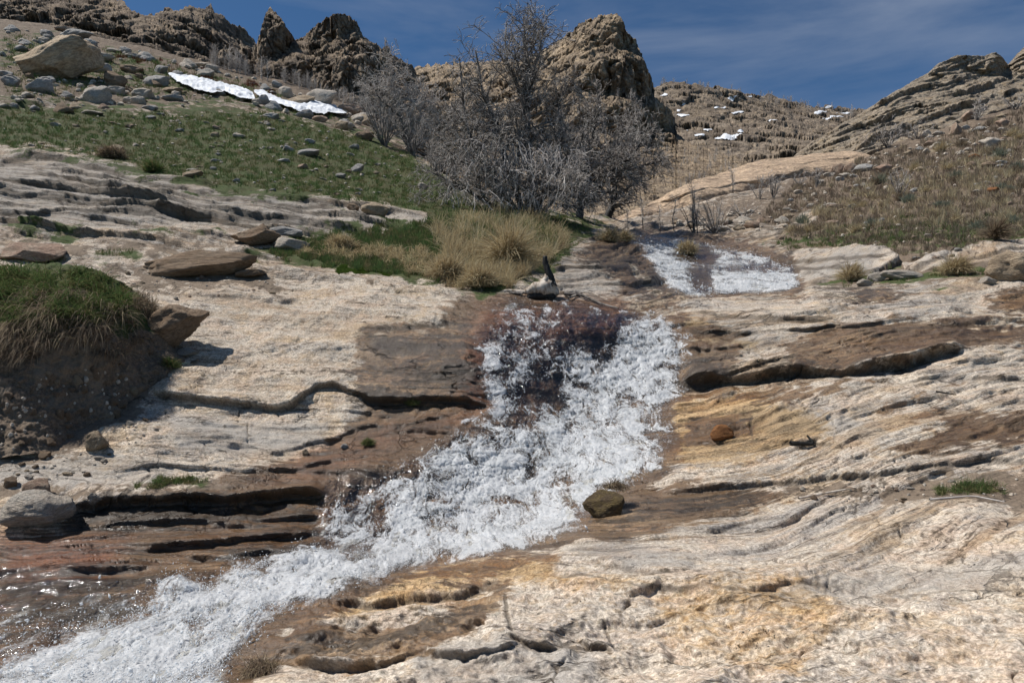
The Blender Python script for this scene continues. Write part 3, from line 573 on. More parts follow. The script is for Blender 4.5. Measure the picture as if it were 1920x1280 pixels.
soil = pm(SOIL, 24)*(1-sstep(.35, .65, nos)); turf = turf*(1-sstep(.35, .65, nos))
wetm = wetm*(1-sstep(.3, .7, pm([[(1172, 492), (1186, 495), (1212, 522), (1243, 556), (1228, 560), (1196, 522)]], 4)))
watm = pm([WATER, UPPER], 14); deep = pm([WATER, UPPER, [(-460, 1000), (600, 900), (760, 760), (900, 600), (1300, 600), (1250, 900), (700, 1100), (440, 1350), (-460, 1350)]], 60)
soft = np.clip(np.maximum(soil, turf)*1.6-.5, 0, 1)
# across-strike coordinate: strata climb away from the creek on both sides
prof_y = np.array([1480, 1345, 1280, 1150, 1040, 950, 850, 750, 650, 560, 500, 440, 400, 330, 200, 0, -400.])
prof_d = np.array([1.85, 2.3, 2.65, 3.3, 4.4, 5.8, 6.8, 7.5, 8.3, 9.8, 12, 15, 17, 22, 32, 50, 90.])
sl_l = .05+.085*sstep(700, 450, Y)
tilt = np.where(X < 900, (X-900)*sl_l, 0)*1.0 + np.where(X > 1150, -(X-1150)*(.10+.16*sstep(560, 700, Y)*sstep(1250, 1700, X)*sstep(1150, 900, Y)), 0)
tilt = tilt - np.maximum(X-1150, 0)*.14*sstep(560, 430, Y)
wl = sstep(880, 980, Y)*sstep(900, 700, X); tilt = tilt*(1-wl)+wl*(X-900)*-.05
bpx = Y-tilt
yy = bpx+6*fbm(X*.006, bpx*.02, None, 3, 3)
bco = np.interp(-yy, -prof_y, prof_d)
p = near.pos
fol = np.stack([p[..., 0], bco, p[..., 2]*.3], -1)
sc = near.D/8.0                                      # keep relief visible at each distance, gently
xw = p[..., 0]
rockm = 1-soft
calm = 1-.75*np.clip(watm*1.5-.3, 0, 1)
big = fbm(xw*.8, p[..., 1]*.8, p[..., 2]*.8, 3, 81)
h = .05*big+.10*fbm(xw*.35, p[..., 1]*.35, None, 2, 82)
lay = layers(bco, xw, 0, .15, 1.05, 87)*sstep(9, 12, near.D)+layers(bco, xw, 0, .065, .62, 83)+layers(bco, xw, 0, .035, .27, 84)+layers(bco+.3, xw, 0, .020, .10, 85)
amt = (.55+.75*sstep(-.3, .35, fbm(xw*.5, bco*.6, None, 3, 86)))
amt = amt*(1+.9*sstep(900, 800, X)*sstep(470, 430, Y))*(1+.1*sstep(1250, 1350, X)*sstep(540, 600, Y)*sstep(960, 900, Y))
amt = amt*(1-.7*sstep(960, 800, X)*sstep(500, 560, Y)*sstep(760, 690, Y))*(1-.6*sstep(980, 1060, Y)*sstep(900, 1050, X))
amt *= np.sqrt(np.clip(sc, .35, 2.2))
amt = amt*(1-sstep(1080, 1130, Y)*sstep(500, 800, X)); h = h+lay*amt*rockm*calm
crev = np.clip(-np.gradient(lay*amt, axis=0)*28, 0, 1)*rockm*calm
# foreground blocks: blocky broken rock
fg = sstep(1010, 1120, Y)*sstep(450, 640, X)*rockm
wv = .25*fbm(xw*2.3, p[..., 1]*2.3, None, 3, 90)
cell = .5*ridged(xw*1.7+wv, p[..., 1]*2.2+wv, p[..., 2]*2.2, 3, 91, .5)
h = h+fg*(.055*np.clip(cell-.2, -1, 1)+.02*fbm(xw*7, p[..., 1]*7, p[..., 2]*7, 4, 92))
fg2 = sstep(1030, 1130, Y)*sstep(450, 640, X)*rockm
def terr(v, q, w=.32):
    t = v*q; fl = np.floor(t); return (fl+sstep(.5-w, .5+w, t-fl))/q
g1 = fbm(xw*1.1+wv, p[..., 1]*1.3, p[..., 2]*1.3, 4, 300, .45); g2 = fbm(xw*3.2, p[..., 1]*3.6+wv, p[..., 2]*4, 4, 303, .5)
h = h+fg2*(.07*terr(g1, 3.0)+.03*terr(g2, 2.2)+.008*fbm(xw*18, p[..., 1]*18, p[..., 2]*18, 3, 304, .6))
dj = np.abs(fbm(xw*1.6+4, p[..., 1]*1.9+wv, p[..., 2]*2, 3, 305, .45)); jn = np.exp(-(dj/.018)**2)*sstep(-.1, .2, fbm(xw*1.1, p[..., 1]*1.1, None, 2, 306))
h = h-fg2*.018*jn
jn2 = np.exp(-(np.abs(fbm(xw*1.2+8, bco*2.2, None, 4, 307, .5))/.02)**2)*sstep(0, .3, fbm(xw*.9, bco*.9, None, 2, 308))
h = h-rockm*(1-fg2)*.02*jn2
g3 = fbm(xw*.75, bco*1.5, None, 3, 310, .45); g4 = fbm(xw*1.8+5, bco*3.6, None, 3, 311, .45)
h = h+rockm*(1-fg2)*calm*np.clip(sc, .6, 2)*(.085*terr(g3, 3.2, .22)+.03*terr(g4, 2.4, .25)*sstep(14, 9, near.D))
h = h+rockm*.010*np.clip(sc, .4, 2)*fbm(xw*6, p[..., 1]*6, p[..., 2]*9, 4, 93)
crk = np.maximum(crev*.7, rockm*.75*np.maximum(jn*fg2, jn2*(1-fg2)*calm))
jit = 6*fbm(X*.011, Y*.02, None, 5, 95, .42)
def crease(L, A, wu=14, wd=26, k=.6, w=2.0):
    global h, crk
    L = np.array(L, float); yl = np.interp(X, L[:, 0], L[:, 1])+jit
    x0, x1 = L[0, 0], L[-1, 0]; e = min(40, (x1-x0)*.3)
    tp = sstep(x0, x0+e, X)*sstep(x1, x1-e, X); dy = Y-yl
    upv = np.exp(np.minimum(dy, 0)/wu); dnv = -k*np.exp(-np.maximum(dy, 0)/wd)
    s_ = .5+.5*np.tanh(dy/w)
    A = A*.55*np.clip(.95+.8*fbm(X*.006, Y*.004, None, 2, int(abs(L[0, 1]))), .15, 1.6)
    h = h+A*tp*(upv*(1-s_)+dnv*s_)
    crk = np.maximum(crk, tp*np.exp(-((dy-2)/(3.5))**2)*np.minimum(1, A/.05))
def crack(L, A=.03, w=3.0):
    global h, crk
    L = np.array(L, float); xl = np.interp(Y, L[:, 1], L[:, 0])+jit*.8
    tp = sstep(L[0, 1], L[0, 1]+10, Y)*sstep(L[-1, 1], L[-1, 1]-10, Y)
    g = np.exp(-((X-xl)/w)**2)*tp; h = h-A*.35*g; crk = np.maximum(crk, g)
for c in [
    ([(-200, 290), (0, 300), (60, 292), (130, 302), (200, 322), (300, 347), (420, 372), (560, 388), (650, 395)], .20, 22, 14),
    ([(-200, 330), (0, 340), (100, 346), (180, 354), (260, 382), (400, 402), (520, 408)], .12, 14, 14),
    ([(-200, 345), (0, 356), (120, 375), (200, 384), (330, 402), (430, 410), (560, 414), (690, 427)], .14, 16, 12),
    ([(-200, 400), (0, 407), (60, 411), (130, 398), (240, 396), (330, 404)], .16, 16, 12),
    ([(200, 372), (330, 392), (420, 412), (560, 422), (650, 430)], .10, 10, 10),
    ([(240, 316), (330, 345), (420, 356), (560, 378), (640, 392)], .08, 10, 10),
    ([(0, 436), (100, 440), (220, 446), (330, 452)], .06, 10, 10),
    ([(110, 468), (200, 466), (330, 468)], .05, 8, 8),
    ([(260, 545), (420, 555), (520, 563)], .04, 10, 20),
    ([(270, 725), (292, 733), (375, 744), (458, 756), (512, 763), (546, 760), (562, 750), (592, 731), (625, 727), (667, 742), (690, 754), (733, 756), (770, 752), (800, 748), (880, 755), (925, 770)], .16, 34, 22),
    ([(530, 764), (558, 760), (617, 767), (700, 776)], .05, 14, 10),
    ([(340, 785), (367, 788), (417, 792), (458, 790), (506, 794)], .035, 10, 8),
    ([(311, 875), (321, 875), (375, 877), (417, 863), (464, 862)], .03, 10, 10),
    ([(120, 958), (154, 951), (200, 944), (292, 941), (417, 939), (500, 929), (583, 925), (620, 925)], .20, 26, 30),
    ([(180, 990), (290, 980), (417, 975), (583, 965), (610, 960)], .08, 14, 14),
    ([(250, 1040), (290, 1034), (375, 1022), (458, 1008), (580, 1001), (600, 1000)], .10, 16, 14),
    ([(330, 1050), (354, 1048), (430, 1050), (520, 1046), (590, 1040)], .10, 16, 14),
    ([(-200, 1075), (0, 1085), (90, 1072), (200, 1078), (300, 1066)], .05, 16, 20),
    ([(480, 850), (520, 845), (620, 820), (700, 800), (800, 790), (870, 770)], .05, 12, 12),
    ([(440, 890), (560, 880), (640, 862), (720, 846)], .05, 12, 12),
    ([(1268, 617), (1320, 620), (1407, 622), (1495, 617), (1590, 606)], .09, 14, 10),
    ([(1270, 580), (1316, 584), (1400, 592), (1537, 595), (1600, 596)], .06, 10, 8),
    ([(1500, 570), (1600, 572), (1700, 592), (1870, 590)], .05, 10, 8),
    ([(1270, 720), (1287, 721), (1362, 724), (1420, 720), (1495, 709), (1578, 706), (1640, 694), (1703, 687), (1745, 668), (1820, 660)], .30, 40, 16),
    ([(1330, 668), (1400, 674), (1450, 690), (1500, 688)], .06, 10, 12),
    ([(1240, 768), (1262, 769), (1328, 767), (1350, 750), (1400, 745)], .05, 10, 8),
    ([(1240, 790), (1287, 790), (1370, 778), (1430, 780)], .05, 10, 14),
    ([(1500, 811), (1512, 810), (1557, 810), (1580, 812)], .05, 8, 8),
    ([(1260, 838), (1300, 834), (1412, 826), (1490, 832), (1580, 834)], .07, 12, 12),
    ([(1620, 716), (1707, 721), (1787, 708), (1911, 679), (2100, 640)], .05, 12, 12),
    ([(1770, 712), (1795, 713), (1870, 716), (2100, 710)], .08, 14, 10),
    ([(1640, 860), (1720, 850), (1828, 846), (2100, 830)], .05, 10, 12),
    ([(1230, 930), (1412, 906), (1537, 893), (1662, 884), (1828, 864), (2100, 850)], .07, 20, 16),
    ([(1100, 960), (1250, 940), (1400, 930), (1500, 925)], .05, 8, 10),
    ([(1150, 990), (1300, 965), (1400, 955), (1480, 948)], .05, 8, 10),
    ([(1560, 965), (1660, 990), (1720, 985)], .03, 8, 8),
    ([(1080, 1048), (1160, 1056), (1279, 1062), (1312, 1046)], .05, 14, 10),
    ([(1050, 1085), (1067, 1089), (1117, 1093), (1158, 1101), (1217, 1097), (1250, 1085)], .05, 16, 14),
    ([(1250, 1110), (1340, 1100), (1420, 1095), (1480, 1080), (1560, 1075)], .035, 12, 10),
    ([(1030, 1078), (1100, 1072), (1200, 1092), (1330, 1088), (1400, 1100)], .10, 46, 60, .6, 14), ([(1380, 1100), (1470, 1082), (1560, 1075), (1700, 1090), (1960, 1085)], .07, 50, 70, .6, 18), ([(655, 624), (700, 617), (820, 613), (870, 600)], .10, 26, 70, .6, 6), ([(620, 1130), (760, 1120), (860, 1105), (960, 1085)], .08, 36, 40), ([(1000, 1010), (1100, 1022), (1300, 1000), (1420, 965), (1560, 955)], .05, 30, 20),
    ([(930, 1200), (958, 1205), (996, 1218), (1060, 1213)], .07, 16, 12),
    ([(1075, 1185), (1087, 1189), (1108, 1209), (1160, 1215)], .06, 16, 10),
    ([(800, 1228), (820, 1234), (871, 1247), (954, 1230), (985, 1215)], .11, 22, 16),
    ([(540, 1236), (562, 1243), (625, 1252), (708, 1252), (790, 1232)], .13, 30, 20),
    ([(600, 1160), (700, 1165), (800, 1150), (880, 1120)], .05, 18, 18),
    ([(860, 1165), (900, 1160), (950, 1170)], .04, 10, 10),
    ([(1180, 1150), (1240, 1140), (1330, 1120), (1380, 1125)], .035, 12, 10),
    ([(1230, 1165), (1260, 1180), (1290, 1200), (1330, 1210)], .045, 12, 10),
    ([(1100, 470), (1160, 468), (1210, 478)], .10, 8, 8), ([(1110, 500), (1170, 505), (1200, 515)], .08, 8, 8),
    ([(1440, 486), (1500, 490), (1600, 492), (1680, 485)], .14, 10, 6), ([(1450, 508), (1530, 512), (1640, 505)], .12, 8, 6), ([(1500, 530), (1580, 528), (1680, 512), (1760, 498)], .12, 8, 6),
    ([(1690, 512), (1760, 490), (1850, 475), (2000, 455)], .12, 8, 8), ([(1180, 432), (1300, 422), (1400, 425), (1480, 432)], .2, 6, 5), ([(1390, 446), (1450, 440), (1530, 408)], .2, 6, 5),
    ]: crease(*c)
crack([(1133, 1140), (1133, 1160), (1146, 1190), (1154, 1210)]); crack([(948, 1105), (950, 1150), (962, 1195)], .03, 4)
crack([(1412, 780), (1408, 800), (1412, 826)], .03)
# soil relief
h = h+soft*(.03*fbm(xw*1.5, p[..., 1]*1.5, None, 4, 97)+.012*fbm(xw*9, p[..., 1]*9, None, 3, 98))*np.clip(sc, .6, 2.5)
near.displace(h*1.05, .55, .75)
strk = 1-.85*sstep(1000, 1090, Y)*sstep(560, 760, X)-.45*sstep(960, 800, X)*sstep(500, 560, Y)*sstep(1000, 900, Y)
lipbs = np.clip(near.D/7, .35, 3.0)
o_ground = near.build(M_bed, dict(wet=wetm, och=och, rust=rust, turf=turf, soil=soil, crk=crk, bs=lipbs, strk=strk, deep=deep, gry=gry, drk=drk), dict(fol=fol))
def G(px, py): return near.at(px, py)
#PART2
# soil bank under the overhanging turf, left foreground
bank = Sheet('soil_bank', span(-440, 372, 2), 190,
    [(-440, 480), (0, 506), (60, 492), (120, 496), (180, 508), (240, 535), (280, 562), (300, 590), (330, 640), (372, 668)],
    [(-440, 865), (0, 858), (120, 845), (190, 815), (250, 765), (300, 715), (340, 690), (372, 676)],
    [(-440, 480, 7.2), (0, 500, 7.6), (120, 500, 7.8), (240, 535, 8.1), (300, 590, 8.1), (0, 560, 6.9), (120, 560, 7.05), (230, 580, 7.4), (0, 620, 6.45), (120, 620, 6.6), (220, 640, 7.0), (290, 650, 7.6),
     (0, 700, 6.25), (100, 710, 6.4), (200, 710, 6.85), (0, 780, 6.0), (120, 790, 6.28), (0, 858, 5.82), (-440, 865, 5.8), (-440, 620, 6.2), (-440, 720, 6.1), (120, 845, 6.12), (190, 815, 6.5), (250, 765, 6.88), (300, 715, 7.3), (340, 690, 7.65), (372, 670, 7.95)],
    jag=3, jf=.05, seed=29, bdrop=.5, back=10)
p = bank.pos
bank.displace(.07*fbm(p[..., 0]*2, p[..., 1]*2, p[..., 2]*2, 4, 101)+.022*fbm(p[..., 0]*11, p[..., 1]*11, p[..., 2]*11, 4, 102, .6))
one = np.ones_like(bank.PX)
bturf = sstep(660, 590, bank.PY+.0*bank.PX)
bank.build(M_bed, dict(soil=one*1.0, turf=bturf*.8, wet=one*0, och=one*0, rust=one*0, crk=one*0, bs=one*1.2, strk=one*.3, deep=one*0, gry=one*0, drk=one*0), dict(fol=bank.pos))
def BK(px, py): return bank.at(px, py)

# ------------------------------------------------------------------ running water
def water_sheets():
    for nm, x0, x1, y0, y1, st, ext in (('creek', -80, 1330, 540, 1344, 1.25, 0), ('upper', 1130, 1520, 425, 566, .85, 1)):
        gx = np.arange(x0, x1, st); gy = np.arange(y0, y1, st); GX, GY = np.meshgrid(gx, gy)
        mx_, my_ = np.arange(x0-4, x1+6, 4.), np.arange(y0-4, y1+6, 4.); MX, MY = np.meshgrid(mx_, my_)
        def U(m):
            ci = (GX-mx_[0])/4; ri = (GY-my_[0])/4; c0 = ci.astype(int); r0 = ri.astype(int); fc = ci-c0; fr = ri-r0
            return m[r0, c0]*(1-fc)*(1-fr)+m[r0, c0+1]*fc*(1-fr)+m[r0+1, c0]*(1-fc)*fr+m[r0+1, c0+1]*fc*fr
        if ext == 0:
            dens = mask([(1.0, [(1175, 590), (1215, 582), (1252, 605), (1290, 640), (1290, 700), (1255, 770), (1262, 840), (1240, 890), (1195, 905), (1120, 930), (1092, 990), (950, 1026), (800, 1052), (700, 1096), (560, 1142), (500, 1180), (430, 1240), (400, 1360), (-70, 1360), (0, 1258), (150, 1210), (270, 1160), (295, 1108), (340, 1098), (400, 1120), (436, 1068), (560, 1045), (690, 1040), (715, 960), (745, 900), (850, 830), (960, 800), (1040, 770), (1110, 690)]),
                         (.66, [(890, 640), (960, 625), (1100, 640), (1170, 610), (1220, 600), (1200, 700), (1000, 800), (900, 790), (905, 720)]),
                         (.60, [(600, 950), (690, 905), (900, 780), (960, 790), (800, 900), (740, 1040), (620, 1045)]),
                         (.50, [(890, 620), (930, 565), (1040, 560), (1200, 580), (1230, 640), (1000, 650)]),
                         (.47, [(-70, 1180), (200, 1120), (290, 1120), (300, 1180), (100, 1240), (-70, 1260)])], MX, MY, 24)
            dens -= .50*mask([[(1165, 800), (1250, 790), (1265, 870), (1200, 890), (1150, 850)], [(960, 880), (1100, 870), (1080, 960), (930, 960)]], MX, MY, 40)*.5
            dens -= .35*mask([[(1050, 590), (1200, 600), (1150, 660), (1060, 650)], [(960, 700), (1070, 690), (1050, 760), (980, 760)]], MX, MY, 22)
            dens += .25*mask([[(100, 1230), (500, 1150), (800, 1060), (1060, 1010), (1050, 980), (700, 1040), (400, 1110), (200, 1190)]], MX, MY, 24)
            wm = mask([WATER, [(-70, 1060), (180, 1080), (560, 1060), (600, 900), (700, 880), (760, 1060), (400, 1150), (-70, 1350)], [(600, 900), (640, 880), (1180, 870), (1140, 960), (1040, 1015), (700, 1050)]], MX, MY, 26)
        else:
            dens = mask([(1.02, [(1195, 462), (1245, 475), (1310, 500), (1400, 500), (1480, 505), (1502, 530), (1470, 550), (1380, 550), (1300, 565), (1262, 552), (1235, 515)]),
                         (.74, [(1160, 438), (1230, 440), (1330, 462), (1440, 486), (1480, 510), (1300, 520), (1230, 500), (1190, 462)])], MX, MY, 9)
            dens -= .85*mask([[(1285, 458), (1345, 484), (1335, 502), (1275, 482)], [(1290, 503), (1335, 505), (1335, 548), (1300, 550)], [(1180, 440), (1260, 444), (1250, 452), (1190, 450)], [(1345, 505), (1440, 498), (1440, 506), (1350, 512)]], MX, MY, 9)
            wm = mask([UPPER], MX, MY, 8)
        dens, wm = U(dens), U(wm)
        B = near.at(GX, GY); N = near.at(GX, GY, near.n); N /= np.linalg.norm(N, axis=-1, keepdims=True)
        Dm = near.at(GX, GY, near.D); k = np.full(Dm.shape, 1.0 if ext == 0 else 2.3)
        x, y, z = B[..., 0]/k, B[..., 1]/k, B[..., 2]/k
        sflow = z*.85+y*.42
        wx = .12*fbm(x*3, sflow*3, None, 3, 110); wy = .12*fbm(x*3+9, sflow*3, None, 3, 111)
        fil = ridged((x+wx)*17, (sflow+wy)*9, None, 4, 112, .6)/1.6-.15
        blot = fbm((x+wx)*5, (sflow+wy)*4.2, None, 5, 113, .62)
        fine = fbm((x+wx)*58, (sflow+wy)*24, None, 3, 114, .65)
        calm_ = sstep(1040, 1110, GY)*.55 if ext == 0 else 0*GY
        fine = fine*(1-calm_); fil = fil*(1-calm_*.8)
        low = fbm(x*2.4+wx*3, sflow*1.1+wy*3, None, 3, 119)
        cov = dens*1.16+.34*low+.36*fil+.66*blot+.40*fine-.66-.7*(1-sstep(.02, .28, dens))
        pillow = .6+fbm(x*7, sflow*9, None, 4, 115, .55)
        spike = np.clip(fbm((x+wx)*22, (sflow+wy)*20, None, 3, 116, .6), 0, 2)**1.5
        hh = k*(.010+np.clip(dens, 0, 1.2)*(.028*pillow+.018*spike+.006*fil+.003*fine))
        hh += k*.13*np.exp(-((GX-335)/34)**2-((GY-1122)/24)**2)+k*.10*np.exp(-((GX-550)/60)**2-((GY-1055)/14)**2)
        hh = hh*sstep(0, .14, cov)*.9+.004
        vv = B-np.array([0, 0, EYE]); vv /= np.linalg.norm(vv, axis=-1, keepdims=True); Nn = N*.45-vv*.6
        Pf = B+Nn*hh[..., None]
        keep = cov > .02
        idx = np.arange(GX.size).reshape(GX.shape)
        q = keep[:-1, :-1] & keep[1:, :-1] & keep[1:, 1:] & keep[:-1, 1:]
        f = np.stack([idx[:-1, :-1], idx[1:, :-1], idx[1:, 1:], idx[:-1, 1:]], -1)[q]
        used = np.unique(f); rm = -np.ones(GX.size, int); rm[used] = np.arange(len(used))
        o = mesh_np('white_water' if ext == 0 else 'upper_white_water', Pf.reshape(-1, 3)[used], rm[f], M_foam, attrs=dict(dens=np.clip(cov*1.25, 0, 1.1).ravel()[used]))
        o['kind'] = 'structure'
        # clear film of water on the rock
        kp = (wm > .45)[::2, ::2]; Bf = (B+N*(.006*k+.012*k*(.5+fbm(x*7, sflow*4, None, 3, 118)))[..., None]*np.clip(wm*2-.8, .1, 1)[..., None])[::2, ::2]
        idx = np.arange(kp.size).reshape(kp.shape)
        q = kp[:-1, :-1] & kp[1:, :-1] & kp[1:, 1:] & kp[:-1, 1:]
        f = np.stack([idx[:-1, :-1], idx[1:, :-1], idx[1:, 1:], idx[:-1, 1:]], -1)[q]
        used = np.unique(f); rm = -np.ones(kp.size, int); rm[used] = np.arange(len(used))
        o = mesh_np('creek_water' if ext == 0 else 'upper_creek_water', Bf.reshape(-1, 3)[used], rm[f], M_water, attrs=dict(edge=wm[::2, ::2].ravel()[used])); o['kind'] = 'structure'
        # spray: flung drops and short strands over the broken water
        w = np.clip(dens, 0, 1)**2.2*(cov > -.35)*np.clip(1.2-np.abs(cov-.1)*1.3, .12, 1); w = (w/w.sum()).ravel()
        n = 26000 if ext == 0 else 4000
        c = rng.choice(len(w), n, p=w); P0 = Pf.reshape(-1, 3)[c]; kk = k.reshape(-1)[c]
        P0 = P0+rng.normal(0, .018, (n, 3))*kk[:, None]+np.array([0, -.02, 1])*(rng.exponential(.020, n)*kk)[:, None]
        rr = rng.lognormal(math.log(.0022), .5, n)*kk*.9; st_ = rng.normal(0, 1, (n, 3)); st_[:, 2] = np.abs(st_[:, 2])*1.2; st_ /= np.linalg.norm(st_, axis=1)[:, None]; L_ = rr*(1+rng.exponential(.8, n))
        a = np.cross(st_, [0.3, .5, .8]); a /= np.linalg.norm(a, axis=1)[:, None]; b = np.cross(st_, a)
        vs = np.stack([P0-st_*L_[:, None], P0+a*rr[:, None], P0+b*rr[:, None], P0-a*rr[:, None], P0-b*rr[:, None], P0+st_*L_[:, None]], 1).reshape(-1, 3)
        t = np.array([[0, 2, 1], [0, 3, 2], [0, 4, 3], [0, 1, 4], [5, 1, 2], [5, 2, 3], [5, 3, 4], [5, 4, 1]])
        f = (t[None]+(np.arange(n)*6)[:, None, None]).reshape(-1, 3)
        o = mesh_np('spray_drops', vs, f, M_foam, attrs=dict(dens=np.ones(n*6)))
        tag(o, 'fine white drops thrown up over the %s cascade' % ('main' if ext == 0 else 'upper'), 'spray', kind='stuff')
water_sheets()

# ------------------------------------------------------------------ stones
import bmesh
def rock_mesh(name, seed, ang=0.0, sub=4, rough=.12, flat=1.0, mat=None, sq=(1, 1, 1)):
    bm = bmesh.new(); bmesh.ops.create_icosphere(bm, subdivisions=sub, radius=1)
    V = np.array([v.co[:] for v in bm.verts]); Fc = np.array([[v.index for v in f.verts] for f in bm.faces]); bm.free()
    r_ = np.random.default_rng(seed)
    if ang:
        for k in range(int(9+ang*8)):
            n = r_.normal(0, 1, 3); n /= np.linalg.norm(n); d = r_.uniform(.55, .92)
            e = V@n-d; V = V-np.clip(e, 0, None)[:, None]*n*min(1, .6+ang*.5)
    o_ = seed*3.7
    V = V*(1+.22*fbm(V[:, 0]*.9+o_, V[:, 1]*.9, V[:, 2]*.9, 2, seed))[:, None]
    V = V*(1+rough*.5*fbm(V[:, 0]*3+o_, V[:, 1]*3, V[:, 2]*5, 4, seed+3)+rough*.25*ridged(V[:, 0]*6+o_, V[:, 1]*6, V[:, 2]*11, 3, seed+5))[:, None]
    V = V*np.array(sq)
    me = bpy.data.meshes.new(name); me.from_pydata(V.tolist(), [], Fc.tolist()); me.polygons.foreach_set('use_smooth', [sub > 3]*len(Fc))
    if mat: me.materials.append(mat)
    me.update(); return me
bases = {}
for mk in M_st:
    for i in range(4):
        bases[(mk, 0, i)] = rock_mesh('stone', 10+i, 0.6, 4, .12, mat=M_st[mk])
        bases[(mk, 1, i)] = rock_mesh('stone', 30+i, 1.0, 4, .09, mat=M_st[mk])
def stone(px, py, w, h, mk, ang=0, label=None, cat='stone', group=None, roll=0, sheet=None, uniq=None, bury=.20, name='boulder', yaw=None, deep=.8):
    """px,py = centre of its outline in survey pixels, w,h its size there; it stands on the ground at its foot"""
    S = sheet or near
    foot = S.at(px, min(py+h*.42, 1340)); d = foot[1]; m = d/F
    sx, sz = w*.5*m, h*.5*m*1.12
    me = uniq or bases[(mk, ang, random.randrange(4))]
    o = bpy.data.objects.new(name, me); COL.objects.link(o)
    sy = sx*deep
    nrm = S.at(px, py, S.n)
    o.location = (foot[0], foot[1]+sy*.5, foot[2]+sz*(1-2*bury)+sy*.15)
    o.scale = (sx*1.05, sy, sz*1.15)
    o.rotation_euler = (random.uniform(-.15, .15)+.15, R(-roll), random.uniform(-.35, .35) if yaw is None else yaw)
    tag(o, label, cat, group); return o
B = [
 # (px,py,w,h,mat,angular,roll,label)
 (69,160,58,32,'grey',1,0,'rounded grey boulder just below the biggest tan boulder of the left slope'),
 (17,152,34,20,'grey',1,0,'small grey boulder at the left edge beside the rounded grey boulder'),
 (175,178,56,30,'pale',0,20,'pale lumpy boulder in the shadow foot of the big tilted tan boulder'),
 (212,150,52,32,'brown',1,10,'dark dead-brush covered boulder right of the big tilted boulder'),
 (216,170,36,18,'pale',1,15,'pale low boulder under the dark brushy boulder'),
 (266,174,44,22,'pale',1,10,'pale grey boulder with a sagebrush at its foot, left of the snow'),
 (287,150,50,22,'grey',0,5,'broad grey boulder above the pale one, left of the snow bank'),
 (246,130,46,17,'brown',1,0,'low brownish boulder in the middle of the upper left rubble'),
 (170,106,76,18,'pale',1,8,'long flat pale slab right of the biggest tan boulder'),
 (183,127,50,20,'grey',1,5,'flat grey boulder tucked under the long pale slab'),
 (117,54,42,13,'pink',1,-4,'small pinkish boulder on the left skyline'),
 (137,66,58,15,'grey',0,4,'long grey boulder just below the left skyline'),
 (127,82,30,14,'pale',1,0,'small pale boulder above the big tan boulder'),
 (250,105,36,10,'pale',1,4,'flat pale stone above the low brownish boulder'),
 (383,137,33,17,'pale',1,0,'rounded pale boulder standing in dark red brush above the snow'),
 (373,122,36,9,'pale',1,4,'flat pale stone just above the rounded pale boulder'),
 (318,168,42,14,'tan',0,-3,'tan boulder touching the left tip of the snow'),
 (320,184,46,14,'grey',1,0,'low grey boulder below the left tip of the snow'),
 (209,94,24,9,'pale',1,0,'small pale stone above and right of the long pale slab'),
 (300,131,30,13,'grey',0,8,'grey tilted stone in brush, upslope of the snow'),
 (490,188,30,20,'grey',1,15,'angular dark grey boulder sitting between the two snow patches'),
 (508,214,36,12,'grey',1,5,'low grey boulder under the gap between the snow patches'),
 (568,214,42,16,'grey',1,10,'smooth grey boulder on the lower edge of the snow'),
 (560,190,58,22,'tan',1,8,'flat topped tan boulder behind the snow strip'),
 (596,187,66,28,'pale',0,14,'large smooth pale boulder above the right end of the snow'),
 (655,206,50,20,'pink',1,8,'pinkish rounded boulder right of the snow near the bare bushes'),
 (676,223,46,20,'pale',1,8,'pale round boulder below the pinkish one beside the bushes'),
 (680,256,42,15,'brown',0,5,'low brown boulder at the edge of the green slope by the bushes'),
 (517,158,26,14,'grey',1,0,'small grey boulder above the snow strip in dry brush'),
 (446,256,30,10,'pale',1,0,'flat pale stone alone in the middle of the green slope'),
 (538,280,27,12,'grey',1,0,'grey stone left of the long pale one on the green slope'),
 (575,288,44,14,'grey',1,6,'long pale grey stone on the green slope'),
 (531,302,26,9,'grey',1,0,'small grey stone below the pair on the green slope'),
 (567,311,22,12,'pink',1,5,'small pinkish angular stone on the lower green slope'),
 (669,316,28,15,'grey',1,12,'bluish grey angular stone low on the green slope'),
 (637,329,22,11,'grey',0,0,'small bluish stone left of the angular one, low on the slope'),
 (581,264,22,10,'grey',1,0,'small dull stone above the long pale grey stone'),
 (663,278,24,10,'grey',1,0,'grey rounded stone on the slope near the left bare tree'),
 (442,342,17,9,'grey',1,0,'small grey stone right above the layered rock'),
 (358,320,24,7,'pale',0,0,'thin pale stone on the grass above the layered rock'),
 (404,300,22,8,'grey',1,5,'small thin grey stone in the lower green slope'),
 (210,284,38,20,'tan',1,6,'tan block half buried above the layered rock, with dead grass beside it'),
 (358,338,40,13,'tan',1,3,'flat tan block lying on the top edge of the layered rock'),
 (703,404,60,24,'tan',1,3,'brown squared block at the right end of the layered rock'),
 (662,396,26,16,'brown',1,0,'small dark block left of the squared block'),
 (793,351,20,14,'pale',1,0,'small pale stone in the grass left of the big dead tree'),
 (335,244,22,8,'grey',1,0,'lowest of the small stones stacked mid slope'),
 (404,240,18,9,'pink',1,0,'small pinkish stone on the upper green slope'),
 (495,228,22,8,'tan',1,10,'tan chip just below the snow strip'),
 (170,213,36,8,'pale',1,0,'thin pale slab on the upper green slope at left'),
 (280,219,20,8,'grey',1,0,'small dark slab on the upper green slope'),
]
for i, (px, py, w, h_, mk, an, ro, lb) in enumerate(B):
    stone(px, py, w, h_, mk, an, lb, 'boulder' if w > 28 else 'stone', roll=ro, name='boulder' if w > 28 else 'stone')
